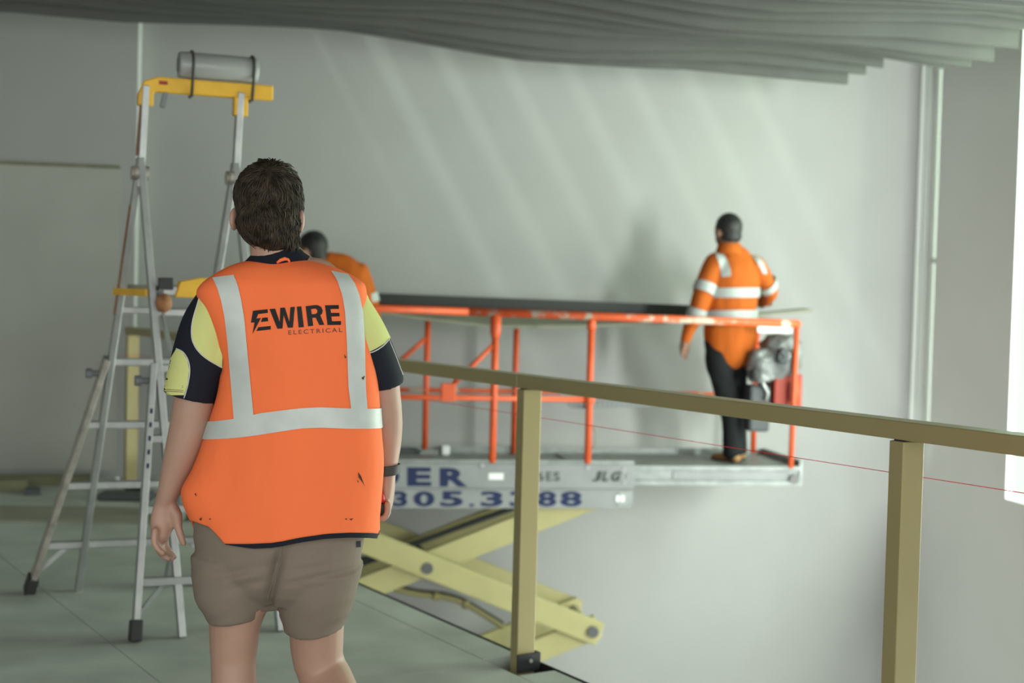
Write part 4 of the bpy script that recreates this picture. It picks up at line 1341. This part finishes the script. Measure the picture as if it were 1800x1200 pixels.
decal(tV, [Z9([(1055, 163), (1200, 145), (1250, 147), (1300, 175), (1325, 230), (1315, 280), (1285, 305), (1350, 458), (1270, 460), (1215, 345), (1160, 345), (1175, 470), (1095, 482)])], 0.0016, 'logo_letter', 'logo', vest,
      holes={0: [Z9([(1140, 208), (1210, 200), (1240, 225), (1242, 262), (1215, 285), (1150, 290)])]})
decal(tV, [Z9([(1360, 148), (1575, 145), (1578, 205), (1445, 208), (1455, 268), (1585, 268), (1590, 322), (1460, 325), (1470, 400), (1612, 398), (1612, 458), (1400, 460)])], 0.0016, 'logo_letter', 'logo', vest)
text_on('ELECTRICAL', [Z9([(785, 614)])[0], Z9([(1632, 568)])[0], Z9([(781, 545)])[0]], 'logo_text', 'logo_thin', vest, offset=0.004, push=0.0016, tree=tV, spacing=1.35)
# smudges
for pts in ([(628, 829), (633, 836), (640, 855), (636, 848), (629, 838)], [(626, 842), (629, 846), (628, 848)], [(605, 911), (609, 910), (608, 913)], [(613, 911), (620, 910), (616, 914)], [(352, 911), (357, 908), (355, 914)], [(344, 868), (346, 866), (347, 873)], [(369, 911), (372, 910), (371, 913)], [(634, 664), (640, 660), (637, 668)], [(604, 622), (608, 628), (606, 630)]):
    decal(tV, [pts], 0.0042, 'smudge', 'dirt', vest, cuts=0)
# hanging loop at the neckline
q = [hit_px(tV, x, y, 3.6, o_) for x, y, o_ in ((487, 463, .002), (494, 462, .008), (501, 461, .010), (507, 460, .006), (509, 461, .001))]
MB().tube(q, [0.003, 0.0045, 0.005, 0.0035, 0.003], 8).build('hang_loop', 'vest', vest, smooth=True)

# ---- shorts
sh = [limb([lp(492, 890, 0.0, 150, 96), lp(490, 940, 0.0, 150, 98), lp(488, 975, 0.0, 146, 96)], (1, 0, 0.03), 40, 5),
      ellipsoid(P(484, 1015, 0.012), (0.085, 0.100, 0.045), 24, 14),
      limb([lp(416, 985, 0.005, 82, 84), lp(408, 1035, 0.0, 70, 78), lp(411, 1068, 0.0, 55, 68), lp(413, 1088, 0.0, 47, 58)], (1, 0, 0.06), 32, 6, False),
      limb([lp(560, 985, 0.005, 79, 84), lp(557, 1030, 0.02, 70, 80), lp(553, 1070, 0.035, 63, 70), lp(556, 1100, 0.045, 54, 60)], (1, 0, 0.10), 32, 6, False)]
sh_mb = blob(sh, 0.0055, 7)
for v in sh_mb.v:
    x, y = topx(v)
    n_ = V((v.x - P(490, 1000).x, v.y - D0, 0))
    if n_.length > 1e-5: n_.normalize()
    wr_ = noise.noise(V((x * 0.010 + 4, y * 0.05 + x * 0.018, 0.4))) * 0.0045 + noise.noise(V((x * 0.03, y * 0.02, 2.4))) * 0.003
    # seat cleft between the legs
    cx_ = 498 - (y - 958) * 0.29
    if v.y < D0 and 940 < y < 1075:
        wr_ -= 0.026 * math.exp(-((x - cx_) / 11) ** 2) * min(1, max(0, (y - 945) / 50))
        wr_ -= 0.012 * math.exp(-((x - cx_) / 30) ** 2) * min(1, max(0, (y - 945) / 50))
    # pull lines running out from the crotch
    wr_ += 0.0035 * math.sin((y - 975 + (x - 500) * 0.22) * 0.33) * max(0, 1 - abs(y - 1000) / 40) * max(0, 1 - abs(x - 560) / 90)
    wr_ += 0.0040 * math.sin((y - 1010 - (x - 430) * -0.16) * 0.22) * max(0, 1 - abs(y - 1010) / 50) * max(0, 1 - abs(x - 420) / 80)
    v += n_ * wr_
shorts = sh_mb.build('shorts', 'shorts', wk, smooth=True, label='taupe work shorts')
tS = bvh(sh_mb)
MB().tube([hit_px(tS, x, y, 3.6, 0.0003) for x, y in cr([(498, 958), (494, 985), (485, 1010), (475, 1035), (469, 1056)], 6)], 0.0016, 6).build('seat_seam', 'shorts', shorts, smooth=True)
decal(tS, [[(626, 951), (633, 950), (633, 961), (626, 961)]], 0.002, 'side_tag', 'navy_cloth', shorts, cuts=0)

# ---- wristband, hand tool
rw_ = []
for (px, py) in ((680, 817), (680, 819), (679.5, 832), (679, 834)):
    q = lp(px, py, 0.093, 22.5, 25)
    rw_.append([V(q[:3]) + V((q[3] * math.cos(t), q[4] * math.sin(t), 0.004 * math.cos(t))) for t in [2 * math.pi * k / 28 for k in range(28)]])
b = MB().rings(rw_, False)
wbnd = b.build('wristband', 'band', wk, smooth=True)
so = wbnd.modifiers.new('thickness', 'SOLIDIFY'); so.thickness = 0.002; so.offset = 1
tool = thing('hand_tool', P(667, 890, 0.085), 'red and black gripped hand tool held in the right fist', 'tool')
q0, q1, q2 = P(667, 864, 0.055), P(669, 884, 0.05), P(669, 903, 0.05)
MB().tube([q0, q0.lerp(q1, 0.5), q1], [0.010, 0.013, 0.013], 14).build('grip', 'red_tool', tool, smooth=True)
MB().tube([q1, q1.lerp(q2, .3), q2], [0.0135, 0.014, 0.012], 14).build('grip_end', 'rubber', tool, smooth=True)
MB().tube([q0, q0 + V((-0.012, 0.03, 0.035)), q0 + V((-0.02, 0.06, 0.06))], [0.006, 0.005, 0.004], 10).build('shaft', 'alu', tool, smooth=True)


# ---- boots
def boot(ankle, heading, pitch, par, m_='boot'):
    R_ = Matrix.Rotation(heading, 3, 'Z') @ Matrix.Rotation(-pitch, 3, 'X')
    T_ = lambda x, y, z: ankle + R_ @ V((x, y, z))
    def L_(pts): return [(*T_(x, y, z), a, c) for x, y, z, a, c in pts]
    rr = [limb(L_([(0, -0.005, 0.06, 0.050, 0.056), (0, 0.0, 0.0, 0.046, 0.055), (0, 0.01, -0.04, 0.046, 0.062)]), R_ @ V((1, 0, 0)), 20, 5),
          limb(L_([(0, -0.045, -0.05, 0.036, 0.034), (0, 0.02, -0.048, 0.042, 0.042), (0, 0.09, -0.058, 0.048, 0.034), (0, 0.16, -0.064, 0.046, 0.028), (0, 0.19, -0.066, 0.040, 0.026)]), R_ @ V((1, 0, 0)), 20, 5)]
    mb = blob(rr, 0.007, 4)
    bo = mb.build('boot', m_, par, smooth=True)
    out = [(-0.036, -0.075), (-0.040, 0.0), (-0.042, 0.06), (-0.050, 0.12), (-0.045, 0.19), (-0.025, 0.225), (0.02, 0.228), (0.043, 0.19), (0.050, 0.12), (0.042, 0.06), (0.040, 0.0), (0.036, -0.075), (0.0, -0.088)]
    MB().prism([T_(x, y, -0.100) for x, y in out], R_ @ V((0, 0, 0.024))).build('sole', 'sole', bo, bevel=0.003)
    return bo


boot(V((P(411, 1150, 0.01).x, D0 + 0.01, 0.10)), 0.05, 0.0, wk)
ank = V((P(637, 1150, -0.185).x, D0 - 0.185, 0.150))
boot(ank + V((0, 0, 0.035)), -0.1, -0.5, wk)
for (c_, r_) in (((P(411, 1150, 0.0).x, D0 + 0.003, 0.17), 0.043), ((P(630, 1150, -0.16).x, D0 - 0.165, 0.215), 0.045)):
    c_ = V(c_)
    MB().rings([[c_ + V((r_ * f * math.cos(t), r_ * 1.08 * f * math.sin(t), h)) for t in [2 * math.pi * k / 24 for k in range(24)]] for h, f in ((-0.03, 1.0), (0.0, 1.05), (0.035, 1.03), (0.04, 0.9))], False).build('sock', 'sock', wk, smooth=True)

# ================================================================== WORKERS ON THE LIFT
def lift_worker(t, label, head, neck, torso, armsL, armsR, legs, feet, bands, hairm, jw=0.013, cap_dir=(0, 0, 0), hands=(), shoulder_tapes=(), seam=None):
    def Q(px, py, dy=0.0): return atT(px, py, t + dy)
    def q5(e):
        px, py, dy, ra, rb = e
        p = Q(px, py, dy); k = (p - CAM).dot(FWD) / FPX
        return (p.x, p.y, p.z, ra * k, rb * k)
    side = tuple(E1)
    root = thing('person', V((Q(*feet[0][:2]).x, Q(*feet[0][:2]).y, ZD)), label, 'person')
    k = (Q(*head[:2]) - CAM).dot(FWD) / FPX
    bp = []
    hx = Q(*head[:2])
    look = V(head[4]).normalized()
    bp.append(ellipsoid(hx, (head[2] * k, head[2] * 1.18 * k, head[3] * k), 24, 16, Matrix.Rotation(math.atan2(-look.x, look.y), 3, 'Z')))
    lk = look
    bp.append(ellipsoid(hx + lk * (0.038) - V((0, 0, 0.055)), (0.060, 0.060, 0.068), 20, 12))
    bp.append(limb([(*(hx + lk * 0.09 - V((0, 0, 0.0))), 0.008, 0.008), (*(hx + lk * 0.108 - V((0, 0, 0.03))), 0.012, 0.012), (*(hx + lk * 0.098 - V((0, 0, 0.042))), 0.013, 0.01)], (lk.y, -lk.x, 0), 10, 3))
    sd = V((lk.y, -lk.x, 0)).normalized()
    for sg in (-1, 1):
        bp.append(ellipsoid(hx + sd * (sg * head[2] * k * 1.02) - V((0, 0, 0.025)), (0.016, 0.016, 0.028), 12, 8))
    bp.append(limb([q5(e) for e in neck], side, 18))
    bp.append(limb([q5((e[0], e[1], e[2], e[3] * 0.86, e[4] * 0.86)) for e in torso], side, 24))
    for A in (armsL, armsR):
        bp.append(limb([q5((e[0], e[1], e[2], e[3] * 0.8, e[4] * 0.8)) for e in A], side, 16))
    for H in hands:
        for f in H: bp.append(limb([q5(e) for e in f], side, 10, 4))
    for Lg in legs: bp.append(limb([q5((e[0], e[1], e[2], e[3] * 0.85, e[4] * 0.85)) for e in Lg], side, 16))
    bmb = blob(bp, 0.008, 3)
    bmb.build('body', 'skin_d', root, smooth=True, recalc=False)
    for sg in (-1, 1):
        MB().rings(ellipsoid(hx + lk * 0.088 + sd * (0.03 * sg) - V((0, 0, 0.012)), (0.012, 0.012, 0.009), 10, 6)).build('eye', 'eye', root, smooth=True)
    MB().rings(ellipsoid(hx + lk * 0.09 - V((0, 0, 0.075)), (0.018, 0.018, 0.007), 10, 6)).build('mouth', 'lip', root, smooth=True)
    hm = blob([ellipsoid(hx - lk * 0.012 + V((0, 0, 0.022)), (head[2] * 1.07 * k, head[2] * 1.22 * k, head[3] * 0.92 * k), 24, 16, Matrix.Rotation(math.atan2(-look.x, look.y), 3, 'Z')),
               ellipsoid(hx - lk * 0.035 - V((0, 0, 0.045)), (head[2] * 0.93 * k, head[2] * 0.85 * k, head[3] * 0.5 * k), 20, 12)], 0.008, 3)
    for v in hm.v:
        d = (v - hx).dot(lk)
        if d > 0.055 and v.z < hx.z + 0.05: v -= lk * (d - 0.055)
        v += (v - hx).normalized() * noise.noise(v * 40) * 0.003
    hm.build('hair', hairm, root, smooth=True)
    jk = [limb([q5(e) for e in torso], side, 28, 5)]
    for A in (armsL, armsR): jk.append(limb([q5(e) for e in A], side, 20, 5, True))
    jmb = blob(jk, 0.009, 4)
    for v in jmb.v:
        n_ = noise.noise(V((v.x * 9, v.y * 6, v.z * 4))) * 0.006 + noise.noise(V((v.x * 16, v.y * 12, v.z * 8))) * 0.006
        v += (v - V((hx.x, hx.y, v.z))).normalized() * n_
    jk_o = jmb.build('jacket', 'jacket', root, smooth=True)
    tJ = bvh(jmb)
    cq = [q5(e) for e in (neck[0],)][0]
    n0 = V(q5(neck[1])[:3]); kk = neck[1][3] * k
    MB().rings([[n0 + E1 * (math.cos(a) * rr_) + E2 * (math.sin(a) * rr_) + V((0, 0, h)) for a in [2 * math.pi * i / 24 for i in range(24)]] for h, rr_ in ((-0.055, kk + 0.034), (-0.01, kk + 0.018), (0.022, kk + 0.012), (0.022, kk + 0.005), (-0.01, kk + 0.006))], False).build('collar', 'jacket', jk_o, smooth=True)
    # reflective bands: (centre pixel, direction along the limb/torso as pixels, half width px, radius guess)
    limbs = {}
    for key, A in (('t', torso), ('l', armsL), ('r', armsR)):
        mb_ = MB().rings(limb([q5(e) for e in A], side, 28, 5), True); limbs[key] = bvh(mb_)
    for (key, x0, y0, dy0, x1, y1, dy1, hw) in bands:
        tB = limbs[key]
        a = Q(x0, y0, dy0); c = Q(x1, y1, dy1)
        ax = (c - a).normalized(); u = ax.orthogonal().normalized(); w2_ = ax.cross(u)
        rgs = []
        for f in (-1, -0.3, 0.3, 1):
            rg = []
            cc = a + ax * (f * hw * k)
            for i in range(40):
                th = 2 * math.pi * i / 40; d = u * math.cos(th) + w2_ * math.sin(th)
                h = tB.ray_cast(cc, d)
                if h[0] is None: h = (cc + d * 0.07,)
                dist = min((h[0] - cc).length, 0.30)
                rg.append(cc + d * (dist + 0.011))
            rgs.append(rg)
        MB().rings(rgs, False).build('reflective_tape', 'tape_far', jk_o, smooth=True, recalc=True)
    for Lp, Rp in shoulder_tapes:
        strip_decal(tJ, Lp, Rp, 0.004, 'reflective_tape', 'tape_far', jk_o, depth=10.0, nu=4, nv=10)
    if legs:
        tm = blob([limb([q5(e) for e in Lg], side, 20, 5) for Lg in legs], 0.009, 4)
        for v in tm.v: v += (v - V((hx.x, hx.y, v.z))).normalized() * noise.noise(v * 14) * 0.007
        tm.build('trousers', 'trouser', root, smooth=True)
    for (fx, fy, dy, hd) in feet:
        p = Q(fx, fy, dy)
        boot(V((p.x, p.y, ZD + 0.10)), hd, 0.0, root)
    return root


lift_worker(-0.86, 'worker in an orange long-sleeved jacket and black trousers standing on the lift extension', (1279, 404, 21, 27, (-0.55, 0.8, 0)),
            [(1284, 452, 0.0, 18, 18), (1282, 433, 0.0, 17, 18), (1280, 412, 0.0, 17, 20)],
            [(1284, 618, 0.0, 40, 34), (1283, 590, 0.0, 47, 38), (1285, 550, 0.0, 45, 36), (1288, 510, 0.0, 46, 34), (1291, 475, 0.0, 44, 30), (1289, 453, 0.0, 33, 22), (1285, 440, 0.0, 20, 18)],
            [(1258, 462, 0.0, 19, 22), (1245, 490, -0.02, 19, 20), (1234, 522, -0.04, 17, 18), (1225, 550, -0.03, 15, 16), (1213, 575, 0.0, 12, 13), (1206, 596, 0.02, 10, 11)],
            [(1326, 466, 0.0, 18, 22), (1342, 488, 0.0, 16, 18), (1352, 508, 0.05, 15, 16), (1348, 524, 0.18, 13, 13), (1338, 530, 0.30, 11, 11)],
            [[(1264, 600, 0.0, 26, 28), (1266, 640, 0.0, 25, 27), (1276, 690, 0.02, 20, 22), (1284, 735, 0.0, 16, 20), (1286, 770, -0.02, 16, 19), (1287, 793, -0.02, 17, 20)],
             [(1292, 600, 0.0, 24, 28), (1292, 640, 0.04, 23, 26), (1294, 690, 0.10, 18, 22), (1296, 735, 0.16, 15, 19), (1297, 770, 0.16, 16, 18), (1297, 790, 0.16, 16, 19)]],
            [(1287, 812, -0.02, 0.5), (1298, 808, 0.17, 0.2)],
            [('t', 1286, 514, 0, 1286, 500, 0, 8.5), ('t', 1284, 553, 0, 1284, 540, 0, 8.5), ('l', 1239, 507, -0.03, 1245, 490, -0.02, 9), ('l', 1225, 550, -0.03, 1234, 522, -0.04, 8), ('r', 1350, 500, 0.03, 1342, 488, 0.0, 7), ('r', 1343, 527, 0.25, 1348, 524, 0.18, 6)],
            'hair_black',
            hands=[[[(1205, 598, 0.02, 9, 8), (1202, 610, 0.02, 8, 9), (1201, 616, 0.02, 6.5, 8)],
                    [(1198, 614, 0.0, 2.6, 2.6), (1199, 623, 0.0, 2.5, 2.5), (1204, 629, 0.0, 2.2, 2.2)],
                    [(1200, 615, 0.018, 2.7, 2.7), (1201, 625, 0.018, 2.5, 2.5), (1206, 630, 0.018, 2.2, 2.2)],
                    [(1202, 615, 0.035, 2.7, 2.7), (1203, 624, 0.035, 2.5, 2.5), (1207, 629, 0.035, 2.2, 2.2)],
                    [(1204, 614, 0.05, 2.6, 2.6), (1205, 622, 0.05, 2.4, 2.4), (1208, 627, 0.05, 2.1, 2.1)],
                    [(1207, 602, 0.03, 3.2, 3.2), (1210, 610, 0.04, 2.9, 2.9), (1210, 618, 0.045, 2.3, 2.3)]],
                   [[(1337, 530, 0.30, 8, 8), (1330, 532, 0.36, 7, 8)],
                    [(1330, 530, 0.36, 2.7, 2.7), (1325, 531, 0.40, 2.4, 2.4), (1322, 536, 0.41, 2.2, 2.2)], [(1330, 533, 0.36, 2.7, 2.7), (1325, 534, 0.40, 2.4, 2.4), (1322, 539, 0.41, 2.2, 2.2)],
                    [(1330, 536, 0.36, 2.7, 2.7), (1325, 537, 0.40, 2.4, 2.4), (1323, 541, 0.41, 2.2, 2.2)], [(1331, 538, 0.35, 2.6, 2.6), (1327, 540, 0.38, 2.3, 2.3), (1325, 543, 0.39, 2.1, 2.1)],
                    [(1334, 527, 0.32, 3.0, 3.0), (1328, 525, 0.36, 2.7, 2.7), (1325, 526, 0.38, 2.2, 2.2)]]],
            shoulder_tapes=[([(1258, 446), (1264, 462), (1267, 476), (1269, 487)], [(1270, 444), (1279, 458), (1284, 472), (1285, 485)]),
                            ([(1322, 450), (1330, 460), (1337, 472), (1340, 480)], [(1334, 452), (1342, 463), (1347, 475), (1348, 482)])])

lift_worker(-0.84, 'stooping dark-haired worker in a plain orange jacket at the far end of the lift', (548, 436, 22, 28, (-0.9, 0.35, 0)),
            [(574, 478, 0.0, 19, 19), (565, 464, 0.0, 18, 19), (553, 446, 0.0, 18, 19)],
            [(604, 640, 0.0, 42, 36), (608, 600, 0.0, 46, 38), (612, 560, 0.0, 46, 36), (612, 520, 0.0, 44, 34), (606, 490, 0.0, 40, 30), (596, 472, 0.0, 30, 22), (580, 462, 0.0, 20, 18)],
            [(572, 486, -0.05, 18, 20), (556, 515, -0.08, 17, 18), (540, 548, -0.10, 15, 16), (520, 566, -0.02, 12, 12), (505, 570, 0.06, 10, 10)],
            [(632, 478, 0.0, 17, 20), (640, 500, 0.02, 17, 18), (650, 530, 0.02, 15, 16), (656, 552, 0.06, 12, 13), (658, 566, 0.12, 10, 10)],
            [[(588, 620, 0.0, 27, 28), (588, 670, 0.0, 24, 26), (590, 730, 0.02, 19, 21), (592, 770, 0.0, 15, 17), (592, 790, 0.0, 14, 16)],
             [(620, 620, 0.0, 27, 28), (622, 670, 0.06, 24, 26), (624, 730, 0.10, 19, 21), (625, 770, 0.10, 15, 17), (625, 788, 0.10, 14, 16)]],
            [(592, 808, 0.0, 1.0), (625, 804, 0.10, 0.9)],
            [('t', 610, 545, 0, 610, 530, 0, 8), ('t', 606, 590, 0, 606, 570, 0, 8), ('r', 648, 525, 0.02, 643, 508, 0.02, 8)],
            'hair_black',
            hands=[[[(504, 570, 0.06, 8, 8), (496, 572, 0.09, 7, 8)]] + [[(495, 567 + 3 * i, 0.09, 2.7, 2.7), (489, 568 + 3 * i, 0.11, 2.5, 2.5), (485, 572 + 3 * i, 0.12, 2.2, 2.2)] for i in range(4)] + [[(500, 565, 0.07, 3, 3), (494, 562, 0.09, 2.7, 2.7), (490, 563, 0.10, 2.2, 2.2)]],
                   [[(658, 566, 0.12, 8, 8), (658, 575, 0.14, 7, 8)]] + [[(654 + 3 * i, 576, 0.14, 2.7, 2.7), (654 + 3 * i, 583, 0.16, 2.5, 2.5), (652 + 3 * i, 588, 0.17, 2.2, 2.2)] for i in range(4)] + [[(652, 570, 0.12, 3, 3), (649, 576, 0.14, 2.7, 2.7), (649, 581, 0.15, 2.2, 2.2)]]])
